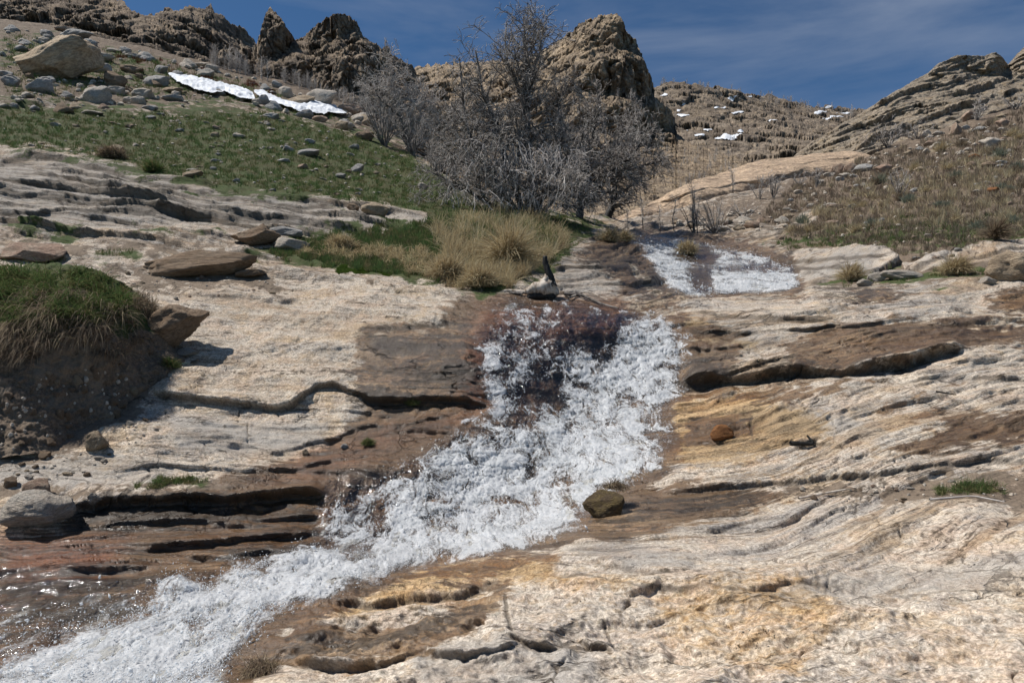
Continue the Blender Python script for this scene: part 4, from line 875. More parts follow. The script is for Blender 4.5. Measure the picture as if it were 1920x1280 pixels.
BR = [
 (1862,267,36,17,'pale',0,'big pale boulder high on the right hillside near the frame edge'),(1739,252,15,14,'pale',0,'small round pale boulder below the far shrub on the right'),
 (1576,317,26,18,'pink',0,'pinkish rounded boulder at the right end of the pale slab'),(1597,316,22,17,'pink',0,'second pinkish boulder right of the pale slab end'),
 (1622,315,38,18,'grey',0,'long grey white boulder beside the two pinkish ones'),(1662,316,30,14,'pink',0,'low pinkish boulder right of the long grey white one'),
 (1726,316,20,10,'tan',0,'small tan boulder alone in mid right hillside'),(1539,340,18,9,'pale',0,'small white stone below the right end of the pale slab'),
 (1828,294,17,9,'orange',0,'orange stone on the upper right hillside'),(1866,357,24,13,'orange',1,'pinkish orange streaked stone in the right hillside grass'),
 (1716,357,14,8,'grey',0,'little grey stone above the yellow grass on the right'),(1655,415,12,11,'grey',0,'little blue grey stone by the sagebrush on the right'),
 (1599,387,15,8,'grey',0,'small grey stone in the lower middle of the right hillside'),(1566,387,28,8,'pink',1,'flat pinkish stone left of the small grey stone'),
 (1562,417,28,10,'pink',0,'low pale pink stone above the creek on the right bank'),(1707,287,20,9,'tan',0,'small tan boulder left of the big pale one'),
 (1739,283,15,10,'pale',0,'round white stone mid way up the right hillside'),(1778,273,16,8,'pale',0,'small pale stone left of the big pale boulder'),
 (1749,269,24,10,'pink',0,'low pinkish boulder under the round pale boulder'),(1762,250,20,8,'pale',0,'pale flattish stone in the boulder line under the outcrop'),
 (1795,242,26,24,'pink',1,'pointed pinkish boulder under the layered outcrop'),(1812,240,14,8,'grey',0,'small grey boulder right of the pointed one'),
 (1839,242,22,10,'grey',0,'grey flattish boulder under the layered outcrop'),(1885,231,26,14,'pink',0,'pinkish tan boulder near the right edge under the outcrop'),
 (1882,243,18,8,'pale',0,'pale stone just below the pinkish tan boulder'),(1824,215,30,18,'pink',0,'rounded boulder at the foot of the layered outcrop beside a bare shrub'),
 (1816,280,16,8,'pale',0,'small pale stone under the big pale boulder'),(1860,308,34,10,'brown',1,'long brown stone on the upper right hillside'),
 (1876,311,18,7,'grey',0,'thin grey stone right of the long brown stone'),(1849,343,16,6,'pale',0,'thin pale stone above the orange streaked one'),
 (1649,519,32,17,'pale',0,'rounded pale stone at the left end of the row on the right bank'),(1697,518,66,15,'pale',0,'long low pale stone on the right bank above the slabs'),
 (1624,532,30,14,'pale',1,'small pale block at the foot of the pale row on the right bank'),(1853,536,36,16,'pale',1,'pale block left of the big craggy boulder at the right edge'),
 (1600,352,20,8,'pink',0,'pinkish stone in the brush below the pale slab'),(1588,330,24,9,'pale',0,'pale stone below the pinkish boulders'),(1480,404,26,10,'tan',1,'tan ledge stone near the bare shrubs'),
]
for (px, py, w, h_, mk, an, lb) in BR:
    stone(px, py, w, h_, mk, an, lb, 'boulder' if w > 24 else 'stone', roll=random.uniform(-5, 8), name='boulder' if w > 24 else 'stone')
# unique large stones
def ustone(px, py, w, h_, mk, seed, label, ang=1.0, roll=0, sq=(1, 1, 1), **k):
    me = rock_mesh('boulder', seed, ang, 5, .10, mat=M_st[mk], sq=sq)
    return stone(px, py, w, h_, mk, 1, label, k.pop('cat', 'boulder'), roll=roll, uniq=me, **k)
ustone(92, 108, 172, 92, 'tan', 201, 'biggest boulder of all, tan and tilted, high on the left slope', roll=22, bury=.16, yaw=.1, deep=.7)
ustone(345, 494, 236, 46, 'brown', 202, 'long flat brown slab lying on bare soil above the pale rock face', roll=4, bury=.2, yaw=0, deep=.35)
ustone(462, 516-6, 60, 20, 'brown', 212, 'short slab end at the right tip of the long flat brown slab', roll=6, bury=.25, yaw=0)
ustone(473, 448, 86, 36, 'brown', 203, 'brown slab propped up over a dark gap next to the white triangular stone', roll=6, bury=.08, yaw=0)
ustone(543, 459, 70, 28, 'pale', 204, 'white triangular stone in the grass beside the propped brown slab', ang=.6, yaw=0)
ustone(537, 438, 58, 18, 'grey', 205, 'grey slab just behind the white triangular stone', yaw=0)
ustone(40, 478, 122, 40, 'pink', 206, 'pinkish grey slab at the left edge above the overhanging turf', ang=.8, yaw=0)
ustone(310, 616, 124, 62, 'brown', 207, 'wedge of rock jutting from the turf bank over the pale face', roll=24, bury=.1, yaw=.1, sheet=bank)
ustone(348, 661, 50, 14, 'pale', 208, 'small flat pale stone under the jutting wedge of rock', roll=3, bury=.1, yaw=0)
ustone(174, 836, 48, 34, 'tan', 209, 'tan angular stone alone on the pale rock under the soil bank', roll=25, bury=.12)
ustone(44, 970, 132, 62, 'pale', 210, 'large grey white boulder at the left edge beside the brown ledge', ang=.7, yaw=0)
ustone(60, 925, 62, 34, 'pink', 211, 'pink and cream boulder above the large grey white one', ang=.8)
ustone(1355, 820, 44, 23, 'orange', 213, 'orange brown stone in the small wet hollow right of the falls', ang=.6, cat='stone', name='stone', bury=.15)
ustone(1912, 512, 100, 62, 'tan', 214, 'craggy cream boulder at the right edge on the bank', ang=.8, yaw=0)
ustone(202, 938, 32, 16, 'pink', 215, 'small pink stone above the brown ledge', cat='stone', name='stone')
ustone(174, 940, 20, 13, 'pale', 216, 'tiny cream stone left of the small pink one', cat='stone', name='stone')
ustone(571, 845, 13, 12, 'tan', 217, 'tiny tan pebble on the wet brown rock left of the falls', cat='stone', name='stone')
ustone(645, 834, 15, 12, 'grey', 218, 'tiny grey pebble on wet rock right of the tan pebble', cat='stone', name='stone')
ustone(80, 850, 26, 16, 'brown', 219, 'brown clod stone at the foot of the soil bank', cat='stone', name='stone')
ustone(16, 905, 30, 22, 'brown', 220, 'dark brown stone at the left edge above the pink boulder', cat='stone', name='stone')
ustone(1235, 815+55, 24, 12, 'brown', 221, 'small dark stone at the right edge of the white water', cat='stone', name='stone') if 0 else None
ustone(221, 757, 34, 20, 'brown', 222, 'dark stone stuck in the crumbling soil bank', cat='stone', name='stone')
ustone(1140, 952, 84, 52, 'wetb', 230, 'wet brown rock at the right foot of the falls, under the brown root clump', ang=.5, bury=.35, yaw=0)
# loose stones scattered on both hillsides and on the soil
def inpoly(P, n):
    P = np.array(P, float); out_ = []
    while len(out_) < n:
        q = np.stack([rng.uniform(P[:, 0].min(), P[:, 0].max(), n*2), rng.uniform(P[:, 1].min(), P[:, 1].max(), n*2)], 1)
        out_ += q[polysd(P, q[:, 0], q[:, 1]) > 0].tolist()
    return np.array(out_[:n])
small = {}
for mk in M_st:
    for i in range(3): small[(mk, i)] = rock_mesh('stone', 60+i, .5+.4*i, 3, .12, mat=M_st[mk])
lite = {i: rock_mesh('stone', 80+i, .7, 2, .14) for i in range(3)}
rest = {mk: [] for mk in M_st}
def scatter(P, n, lo, hi, mats, label, group, flat=.5, S=None):
    pts = inpoly(P, n); ws = np.sort(lo*(hi/lo)**(rng.random(n)**2.2))[::-1]
    for i, ((px, py), w) in enumerate(zip(pts, ws)):
        mk = random.choice(mats)
        o = stone(px, py, w, w*random.uniform(flat*.75, flat*1.35), mk, 0, label, 'stone', group, roll=random.uniform(-12, 12), uniq=small[(mk, random.randrange(3))], name='stone', sheet=S)
        if i > n*.26: rest[mk].append((o.location.copy(), o.rotation_euler.copy(), o.scale.copy())); bpy.data.objects.remove(o)
def flush_rest():
    V, Fq, tn, off = [], [], [], 0
    for mk in rest:
        for (l, e, sc_) in rest[mk]:
            me = lite[random.randrange(3)]; v = np.array([q.co[:] for q in me.vertices])*np.array(sc_); v = v@np.array(e.to_matrix()).T+np.array(l)
            V.append(v); Fq.append(np.array([f.vertices[:] for f in me.polygons])+off); off += len(v)
    o = mesh_np('loose_stones', np.concatenate(V), np.concatenate(Fq), M_st['pale'], smooth=False); tag(o, 'countless small loose stones strewn over both hillsides', 'stones', kind='stuff')
scatter([(0, 45), (180, 80), (320, 108), (470, 145), (620, 190), (690, 225), (700, 260), (600, 225), (480, 200), (380, 190), (300, 205), (0, 200)], 300, 7, 34, ['pale', 'grey', 'tan', 'brown', 'pale', 'grey', 'pink'], 'loose stone among the rubble at the top of the left slope', 'loose stones in the upper left rubble')
scatter([(0, 205), (300, 210), (500, 210), (640, 250), (760, 290), (780, 340), (700, 370), (560, 370), (420, 350), (200, 300), (0, 270)], 190, 6, 20, ['pale', 'grey', 'pink', 'pale', 'tan'], 'small stone lying loose in the green grass of the left slope', 'small stones on the green slope', .42)
scatter([(1500, 345), (1620, 300), (1700, 262), (1800, 235), (1925, 205), (1925, 300), (1700, 330), (1560, 390), (1440, 420)], 150, 6, 20, ['pale', 'pink', 'grey', 'tan', 'pale'], 'small pale stone on the upper right hillside', 'small stones on the upper right hillside')
scatter([(1500, 400), (1700, 330), (1925, 300), (1925, 450), (1750, 490), (1600, 460), (1450, 450)], 90, 5, 15, ['pale', 'pink', 'grey', 'tan'], 'small stone in the dry grass of the lower right hillside', 'small stones on the lower right hillside')
scatter([(130, 500), (520, 520), (530, 548), (300, 560), (150, 545)], 50, 4, 13, ['pale', 'tan', 'pink'], 'pebble on the bare soil in front of the long flat slab', 'pebbles on the soil by the long slab')
scatter([(0, 700), (230, 690), (260, 740), (200, 790), (100, 840), (0, 850)], 90, 5, 20, ['brown', 'tan', 'brown'], 'clod or stone embedded in the crumbling soil bank at left', 'clods in the soil bank', .8, bank)
scatter([(0, 850), (130, 850), (260, 780), (290, 800), (200, 900), (0, 905)], 60, 5, 18, ['brown', 'tan', 'pale'], 'pebble or clod fallen from the soil bank onto pale rock', 'pebbles under the soil bank')
scatter([(1460, 905), (1700, 900), (1920, 885), (1920, 935), (1700, 930), (1480, 925)], 60, 5, 18, ['brown', 'tan', 'pale', 'pink'], 'pebble in the dark debris strip across the right slabs', 'pebbles in the debris strip')
scatter([(1180, 420), (1300, 405), (1480, 390), (1480, 438), (1300, 432)], 60, 8, 34, ['pale', 'tan', 'pink'], 'pale broken rock between the creek and the pale slab', 'broken rocks below the pale slab', .4)

flush_rest()
# ------------------------------------------------------------------ snow
def snow(poly, label, S, lift, group=None, seed=0, thick=.06):
    P = np.array(poly, float); x0, x1 = P[:, 0].min()-6, P[:, 0].max()+6; y0, y1 = P[:, 1].min()-6, P[:, 1].max()+6
    st = max(.7, (x1-x0)/160); gx = np.arange(x0, x1, st); gy = np.arange(y0, y1, st*.6); GX, GY = np.meshgrid(gx, gy)
    sd = polysd(P, GX, GY)+2.2*fbm(GX*.07, GY*.15, None, 4, 130+seed, .6)
    keep = sd > (-3.0 if S is near else 0); B_ = S.at(GX, GY); N_ = S.at(GX, GY, S.n)
    for _ in range(14): B_[1:-1, 1:-1] = (B_[:-2, 1:-1]+B_[2:, 1:-1]+B_[1:-1, :-2]+B_[1:-1, 2:])/4; N_[1:-1, 1:-1] = (N_[:-2, 1:-1]+N_[2:, 1:-1]+N_[1:-1, :-2]+N_[1:-1, 2:])/4
    d = S.at(GX, GY, S.D)
    B_ = B_+(N_*.25+np.array([0, -.75, .25]))*((lift+thick*(.2+.8*sstep(0, 6, sd)+.3*fbm(GX*.1, GY*.2, None, 3, 5)))[..., None])
    idx = np.arange(GX.size).reshape(GX.shape); q = keep[:-1, :-1] & keep[1:, :-1] & keep[1:, 1:] & keep[:-1, 1:]
    f = np.stack([idx[:-1, :-1], idx[1:, :-1], idx[1:, 1:], idx[:-1, 1:]], -1)[q]
    if not len(f): return
    used = np.unique(f); rm = -np.ones(GX.size, int); rm[used] = np.arange(len(used))
    tag(mesh_np('snow_patch', B_.reshape(-1, 3)[used], rm[f], M_snow), label, 'snow patch', group)
snow([(322, 147), (350, 152), (400, 160), (450, 170), (473, 181), (478, 192), (450, 188), (425, 176), (400, 180), (370, 172), (345, 163)], 'left and larger tongue of old snow among boulders on the left slope', near, .22, seed=1, thick=.14)
snow([(480, 178), (500, 180), (530, 196), (560, 200), (590, 195), (625, 205), (650, 218), (610, 217), (590, 215), (560, 212), (540, 205), (505, 193)], 'right tongue of snow wrapped round the grey and tan boulders', near, .22, seed=2, thick=.14)
FS = [(1243, 180, 14, 7), (1282, 190, 10, 6), (1272, 203, 14, 6), (1278, 217, 22, 8), (1373, 184, 14, 9), (1350, 200, 22, 6), (1382, 211, 26, 4), (1407, 183, 12, 4), (1329, 241, 18, 4), (1310, 251, 22, 3), (1365, 254, 44, 6), (1390, 248, 16, 4), (1452, 225, 34, 4), (1538, 213, 22, 8), (1560, 222, 34, 4), (1585, 212, 26, 5), (1540, 203, 40, 3), (1288, 241, 5, 3)]
FL = ['%s on the distant brown hill' % q for q in ('leftmost high snow patch right beside the tan peak', 'small high snow dot second from the tan peak', 'slanting snow streak beside the dark cliff edge', 'largest snow patch low beside the dark cliff edge', 'brightest compact snow patch near the crest', 'broken snow patch left below the crest',
 'thin level snow streak mid slope', 'small snow patch on the crest right of the brightest one', 'short snow streak low in the middle', 'thin lowest snow streak left of the long one', 'longest slanting snow streak low in the gully', 'short snow streak at the upper end of the long one', 'thin snow streak in the middle under the crest', 'snow patch high at right near the crest',
 'long thin snow streak at right below the high patch', 'snow streak nearest the layered outcrop', 'thin snow line along the right crest', 'tiny snow dot low beside the dark cliff')]
for i, (x, y, w, h_) in enumerate(FS):
    a = rng.uniform(-.15, .05); L = []
    for k in range(10):
        t = 2*math.pi*k/10; r_ = rng.uniform(.6, 1.1); L.append((x+w*.6*r_*math.cos(t), y+h_*.42*r_*math.sin(t)-w*.5*math.cos(t)*a*-1))
    snow(L, FL[i], far, .6, 'snow patches on the distant hill', 10+i, .5)

# ------------------------------------------------------------------ trees, shrubs
def spawn(P, Rd, cnt, t0, t1, ang, ln, n=5, grav=0., wob=.25, rr=.5, rend=.25, wts=None):
    m, k = P.shape[:2]
    seg = np.linalg.norm(P[:, 1:]-P[:, :-1], axis=2).sum(1); w = seg if wts is None else seg*wts; w = w/w.sum()
    pi = rng.choice(m, cnt, p=w); t = rng.uniform(t0, t1, cnt)*(k-1); i = np.clip(t.astype(int), 0, k-2); f = (t-i)[:, None]
    b = P[pi, i]*(1-f)+P[pi, i+1]*f; tan = P[pi, i+1]-P[pi, i]; tan /= np.linalg.norm(tan, axis=1)[:, None]+1e-9
    r0 = (Rd[pi, i]*(1-f[:, 0])+Rd[pi, i+1]*f[:, 0])*rr
    q = rng.normal(0, 1, (cnt, 3)); q -= (q*tan).sum(1)[:, None]*tan; q /= np.linalg.norm(q, axis=1)[:, None]
    a = rng.uniform(ang[0], ang[1], cnt)[:, None]; d = tan*np.cos(a)+q*np.sin(a)
    L = rng.uniform(ln[0], ln[1], cnt)*(1-.45*t/(k-1)); pts = [b]
    for j in range(n-1):
        d = d+rng.normal(0, wob, (cnt, 3))+np.array([0, 0, grav]); d /= np.linalg.norm(d, axis=1)[:, None]
        pts.append(pts[-1]+d*(L/(n-1))[:, None])
    s_ = np.linspace(1, rend, n)
    return np.stack(pts, 1), r0[:, None]*s_[None]
def tubes(sets, K=4):
    VV, FF, off = [], [], 0
    for P, Rd in sets:
        m, n = P.shape[:2]; T = np.gradient(P, axis=1); T /= np.linalg.norm(T, axis=2, keepdims=True)+1e-9
        A = np.cross(T, np.array([.31, .52, .13])); A /= np.linalg.norm(A, axis=2, keepdims=True)+1e-9; Bq = np.cross(T, A)
        th = np.arange(K)*2*np.pi/K
        V = P[:, :, None]+(A[:, :, None]*np.cos(th)[:, None]+Bq[:, :, None]*np.sin(th)[:, None])*Rd[:, :, None, None]
        i = np.arange(m*n*K).reshape(m, n, K)+off; j = np.roll(i, -1, 2)
        FF.append(np.stack([i[:, :-1], j[:, :-1], j[:, 1:], i[:, 1:]], -1).reshape(-1, 4)); VV.append(V.reshape(-1, 3)); off += m*n*K
    return np.concatenate(VV), np.concatenate(FF)
def curve(L, d, n=12, off=0):
    """points (px,py,depth offset) -> smooth world polyline"""
    a = np.array([(*q, 0)[:3] for q in L], float); t = np.linspace(0, len(a)-1, n); i = np.arange(len(a))
    px, py, dd = [np.interp(t, i, a[:, k]) for k in range(3)]
    P = ray(px, py, d+dd+off); P[1:] += rng.normal(0, .02*d/18, (n-1, 3)); return P
def empty(name, loc, label, cat, group=None):
    o = bpy.data.objects.new(name, None); COL.objects.link(o); o.location = loc; o.empty_display_size = .3
    return tag(o, label, cat, group)
def part(name, sets, mat, root, K=4):
    V, Fq = tubes(sets, K); V = V-np.array(root.location)
    return mesh_np(name, V, Fq, mat, parent=root)
def dead_tree(name, base, stems, d, label, cat, n1, n2, n3, l1, l2, l3, rad, mats, group=None, g3=-.12, tw=.006, low=None):
    root = empty(name, tuple(base), label, cat, group)
    P = np.stack([curve(L, d) for L in stems]); Rd = np.stack([np.linspace(r0, r1, 12) for r0, r1 in rad])
    part('trunk', [(P, Rd)], mats[0], root, 7)
    A = spawn(P, Rd, n1, .12, .98, (.5, 1.25), l1, 7, .02, .20, .5, .3)
    B_ = spawn(A[0], A[1], n2, .15, 1, (.4, 1.1), l2, 5, -.02, .28, .6, .35)
    B_ = (B_[0], np.maximum(B_[1], tw*.9))
    part('branches', [A, B_], mats[1], root, 4)
    C_ = spawn(B_[0], B_[1], n3, .1, 1, (.4, 1.2), l3, 4, g3, .35, .7, .4)
    C_ = (C_[0], np.clip(C_[1], tw*.55, tw))
    D_ = spawn(P, Rd, n3//6, .1, 1, (.5, 1.4), (l3[0], l3[1]*1.6), 4, g3*.5, .35, .3, .4); D_ = (D_[0], np.clip(D_[1], tw*.6, tw))
    part('twigs', [C_, D_], mats[2], root, 3)
    return root
tb = G(1000, 404)
dead_tree('dead_tree', tb, [
    [(1000, 412), (994, 330), (987, 240), (988, 150), (984, 95), (981, 32)], [(988, 190, 0), (1000, 150, .1), (1008, 110, .2), (1018, 70, .3), (1026, 45, .2)], [(985, 215, 0), (968, 160, -.2), (955, 120, -.4), (948, 80, -.4), (950, 42, -.3)],
    [(985, 408, 0), (955, 320, -.3), (928, 230, -.5), (905, 175, -.6), (893, 95, -.8)], [(975, 408, 0), (930, 340, -.6), (888, 280, -1), (872, 230, -1.1), (862, 110, -1.2)],
    [(1008, 408, 0), (1030, 320, .3), (1052, 250, .5), (1045, 205, .6), (1062, 150, .8)], [(970, 408, 0), (900, 372, -.9), (845, 340, -1.3), (800, 318, -1.5)], [(960, 400, 0), (900, 310, .4), (860, 270, .8), (835, 190, 1.0)],
    [(1010, 405, 0), (1060, 350, -.5), (1085, 290, -.8), (1095, 240, -1)], [(990, 408, 0), (985, 360, -.9), (940, 310, -1.5), (905, 300, -2)], [(1000, 408, 0), (1020, 370, -.9), (1060, 350, -1.6), (1090, 350, -1.9)]], tb[1],
    'huge many stemmed dead tree, a dense tangle of grey branches at the frame centre', 'tree', 390, 2500, 10500, (.5, 1.75), (.25, .85), (.12, .34),
    [(.13, .022), (.05, .012), (.05, .012), (.10, .018), (.10, .018), (.09, .018), (.07, .015), (.08, .016), (.07, .015), (.06, .014), (.06, .014)], (M_bark, M_bark, M_twig), g3=-.10, tw=.0075)
# drooping pale skirt of twigs of the big tree
def skirt():
    root = [o for o in bpy.data.objects if o.name == 'dead_tree'][0]
    d = tb[1]; n = 480
    b = ray(rng.uniform(835, 1085, n), rng.uniform(265, 375, n), d+rng.normal(-1.0, .7, n)); dr = rng.normal(0, .5, (n, 3)); dr[:, 2] -= .35; pts = [b]
    L = rng.uniform(.35, .8, n)
    for j in range(5):
        dr = dr+rng.normal(0, .25, (n, 3))+np.array([0, 0, -.22]); dr /= np.linalg.norm(dr, axis=1)[:, None]; pts.append(pts[-1]+dr*(L/5)[:, None])
    P = np.stack(pts, 1); Rd = np.full((n, 6), .010)*np.linspace(1, .4, 6)
    q = spawn(P, Rd, 3000, .1, 1, (.3, .9), (.1, .28), 4, -.25, .3, .6, .4); q = (q[0], np.clip(q[1], .003, .006))
    part('drooping_twigs', [(P, Rd), q], M_twig2, root, 3)
skirt()
t2 = G(1086, 410)
dead_tree('dead_tree', t2, [[(1086, 414), (1090, 370), (1100, 320), (1112, 260), (1125, 170)], [(1094, 350, 0), (1130, 310, .3), (1165, 270, .4), (1190, 215, .5)], [(1092, 370, 0), (1150, 335, .2), (1200, 310, .3), (1235, 305, .4)],
    [(1096, 340, 0), (1070, 300, .4), (1060, 250, .6)], [(1098, 330, 0), (1150, 320, -.5), (1180, 300, -.8), (1215, 250, -1)]], t2[1],
    'shorter dead tree with a straight dark trunk, right behind the huge tangled one', 'tree', 220, 1400, 5200, (.5, 1.3), (.25, .7), (.12, .35),
    [(.13, .03), (.06, .015), (.06, .012), (.05, .015), (.05, .012)], (M_char, M_bark, M_twig), g3=-.06, tw=.009)
t3 = G(1138, 408)
dead_tree('dead_tree', t3, [[(1138, 412), (1147, 385), (1152, 362), (1150, 330), (1140, 280)], [(1151, 365, 0), (1190, 345, .2), (1230, 330, .3)], [(1150, 350, 0), (1175, 310, 0), (1195, 270, .1)]], t3[1],
    'small leaning black trunk right of the two larger dead trees', 'tree', 50, 330, 1100, (.5, 1.2), (.25, .6), (.12, .3), [(.15, .04), (.05, .012), (.05, .012)], (M_char, M_bark, M_twig), g3=-.05, tw=.010)
t4 = G(765, 283)
dead_tree('dead_tree', t4, [[(770, 296), (762, 250), (745, 200), (735, 150), (729, 98)], [(762, 255, 0), (790, 215, .4), (800, 170, .6)], [(750, 220, 0), (715, 190, -.3), (700, 165, -.5)], [(768, 290, 0), (790, 260, .2), (805, 235, .3)]], t4[1],
    'pale slender dead tree on the slope left of the huge tangled one', 'tree', 130, 700, 2400, (.8, 2.0), (.4, 1.0), (.2, .5), [(.12, .02), (.06, .015), (.06, .015), (.06, .015)], (M_bark, M_twig, M_twig2), tw=.013)
def shrub(px, py, w, h_, label, n=9, S=None, mats=None, name='bare_shrub', group=None, dens=1.0, flat=.25):
    S = S or near; b = S.at(px, py); d = b[1]; m = d/F; root = empty(name, tuple(b), label, 'shrub', group)
    stems = []
    for k in range(n):
        a = rng.uniform(-1, 1); yy_ = rng.uniform(-1, 1)*w*.35*m; hh_ = h_*m*rng.uniform(.7, 1)*math.sqrt(max(.2, 1-flat*a*a*2)); e = b+np.array([a*w*.5*m, yy_, hh_])
        mid = b*.5+e*.5+rng.normal(0, .06, 3)*w*m+np.array([0, 0, -.04*h_*m]); t = np.linspace(0, 1, 8)[:, None]
        stems.append((1-t)**2*(b-np.array([0, 0, .05*h_*m]))+2*t*(1-t)*mid+t*t*e+rng.normal(0, .01, (8, 3))*h_*m)
    P = np.stack(stems); r0 = max(.010*h_*m, m*.55); Rd = np.tile(np.linspace(r0*1.6, r0*.5, 8), (n, 1))
    A = spawn(P, Rd, int(n*7*dens), .2, 1, (.3, .9), (.15*h_*m, .4*h_*m), 5, .05, .22, .55, .4); A = (A[0], np.maximum(A[1], m*.30))
    C_ = spawn(A[0], A[1], int(n*26*dens), .1, 1, (.3, 1), (.06*h_*m, .2*h_*m), 4, .03, .3, .6, .4); C_ = (C_[0], np.clip(C_[1], m*.18, m*.34))
    mt = mats or (M_bark, M_twig)
    part('stems', [(P, Rd)], mt[0], root, 5); part('twigs', [A, C_], mt[1], root, 3); return root
SH = [(722, 275, 90, 95, 'wide bare grey bush at the foot of the pale slender dead tree', 16), (775, 292, 80, 80, 'bare grey bush right of the slender dead tree', 14), (700, 235, 60, 60, 'smaller bare bush against the dark cliff left of the slender tree', 10), (820, 325, 70, 70, 'bare bush between the slender tree and the huge one', 12),
      (1664, 268, 74, 52, 'dark bare shrub fanning out under the layered outcrop', 12), (1830, 228, 50, 42, 'reddish bare shrub at the foot of the layered outcrop', 9), (1720, 262, 70, 34, 'low grey shrub mass right of the fan shaped shrub', 10), (1450, 372, 36, 52, 'dark twiggy shrub standing against the pale slab', 9), (1424, 376, 40, 44, 'crooked shrub with white stems left of the dark twiggy one', 7),
      (1530, 352, 30, 34, 'little bare shrub at the right end of the pale slab', 7), (1340, 442, 80, 66, 'rounded grey shrub between the creek and the pale slab', 16), (1300, 438, 46, 74, 'thin silvery shrub left of the rounded grey one', 8), (1690, 372, 40, 60, 'thin pinkish shrub in the middle of the right hillside', 8), (1500, 350, 30, 28, 'tiny bare shrub on the pale slab edge', 6),
      (1905, 205, 44, 30, 'bare shrub at the right frame edge under the outcrop', 8), (1395, 412, 60, 30, 'low dark brush left of the tan ledge stones', 10), (1010, 400, 130, 34, 'dark brush around the foot of the huge dead tree', 14)]
for (x, y, w, h_, lb, n) in SH: shrub(x, y, w, h_, lb, n)
for (x, y, h_, lb) in [(1208, 432, 66, 'first thin dead sapling left of the row before the pale slab'), (1262, 436, 68, 'dark thin dead sapling standing before the lower pale slab'), (1238, 432, 50, 'short thin dead sapling between two taller ones'), (1376, 366, 52, 'thin dead sapling in front of the upper pale slab'), (1308, 440, 100, 'tallest thin dead sapling beside the silvery shrub'), (1180, 428, 40, 'short dead sapling nearest the leaning black trunk')]:
    b = G(x, y); m = b[1]/F; root = empty('dead_sapling', tuple(b), lb, 'sapling')
    t = np.linspace(0, 1, 8)[:, None]; P = (b+np.array([0, 0, -.05])+t*np.array([rng.uniform(-.08, .08)*h_*m, 0, h_*m])+np.cumsum(rng.normal(0, .022, (8, 3)), 0)*h_*m)[None]; Rd = np.linspace(m*.9, m*.4, 8)[None]
    A = spawn(P, Rd, 60, .15, 1, (.4, 1.2), (.12*h_*m, .4*h_*m), 4, .05, .2, .5, .4); A = (A[0], np.clip(A[1], m*.25, m*.5))
    part('trunk', [(P, Rd)], M_char, root, 5); part('twigs', [A], M_twig, root, 3)
# tiny burnt trees far away: one mesh each kind, then copies
def far_trees():
    P = np.array([[[0, 0, t] for t in np.linspace(0, 1, 6)]]); Rd = np.linspace(.016, .006, 6)[None]
    protos = []
    for k in range(3):
        A = spawn(P, Rd, 60, .08, 1, (.5, 1.1), (.15, .5), 5, .14, .25, .5, .5); A = (A[0], np.clip(A[1], .004, .008))
        V, Fq = tubes([(P, Rd), A], 3); protos.append(mesh_np('burnt_tree', V, Fq, M_twig))
    def put(S, px, py, hpx, label, group):
        b = S.at(px, py); m = b[1]/F; src = random.choice(protos); o = src.copy(); COL.objects.link(o); o.name = 'burnt_tree'
        o.location = tuple(b-np.array([0, 0, .05*hpx*m])); w_ = rng.uniform(1.0, 2.0); o.scale = (hpx*m*w_, hpx*m*w_, hpx*m); o.rotation_euler = (0, 0, rng.uniform(0, 6)); tag(o, label, 'tree', group)
    for i in range(70):
        x = rng.uniform(1235, 1600); put(far, x, np.interp(x, far.px, far.top)+rng.uniform(1, 14), rng.uniform(7, 13), 'tiny bare burnt tree along the crest of the distant hill', 'burnt trees on the distant crest')
    for i in range(170):
        x = rng.uniform(1215, 1560); put(peak, x, np.interp(x, peak.px, peak.top)+rng.uniform(2, 110), rng.uniform(7, 17), 'grey burnt sapling on the rubble slope below the tan peak', 'burnt saplings below the peak')
    for i in range(60):
        x = rng.uniform(395, 700); put(near, x, np.interp(x, near.px, near.top)+rng.uniform(0, 6), rng.uniform(18, 46)*(1 if x < 520 else .7), 'pale bare sapling on the ridge in front of the dark cliffs', 'bare saplings before the dark cliffs')
    for i in range(26):
        x = rng.uniform(820, 1200); put(peak, x, rng.uniform(180, 300), rng.uniform(14, 26), 'grey burnt sapling scattered on the lower face of the tan peak', 'burnt saplings on the peak face')
    for q in protos: bpy.data.objects.remove(q)
far_trees()

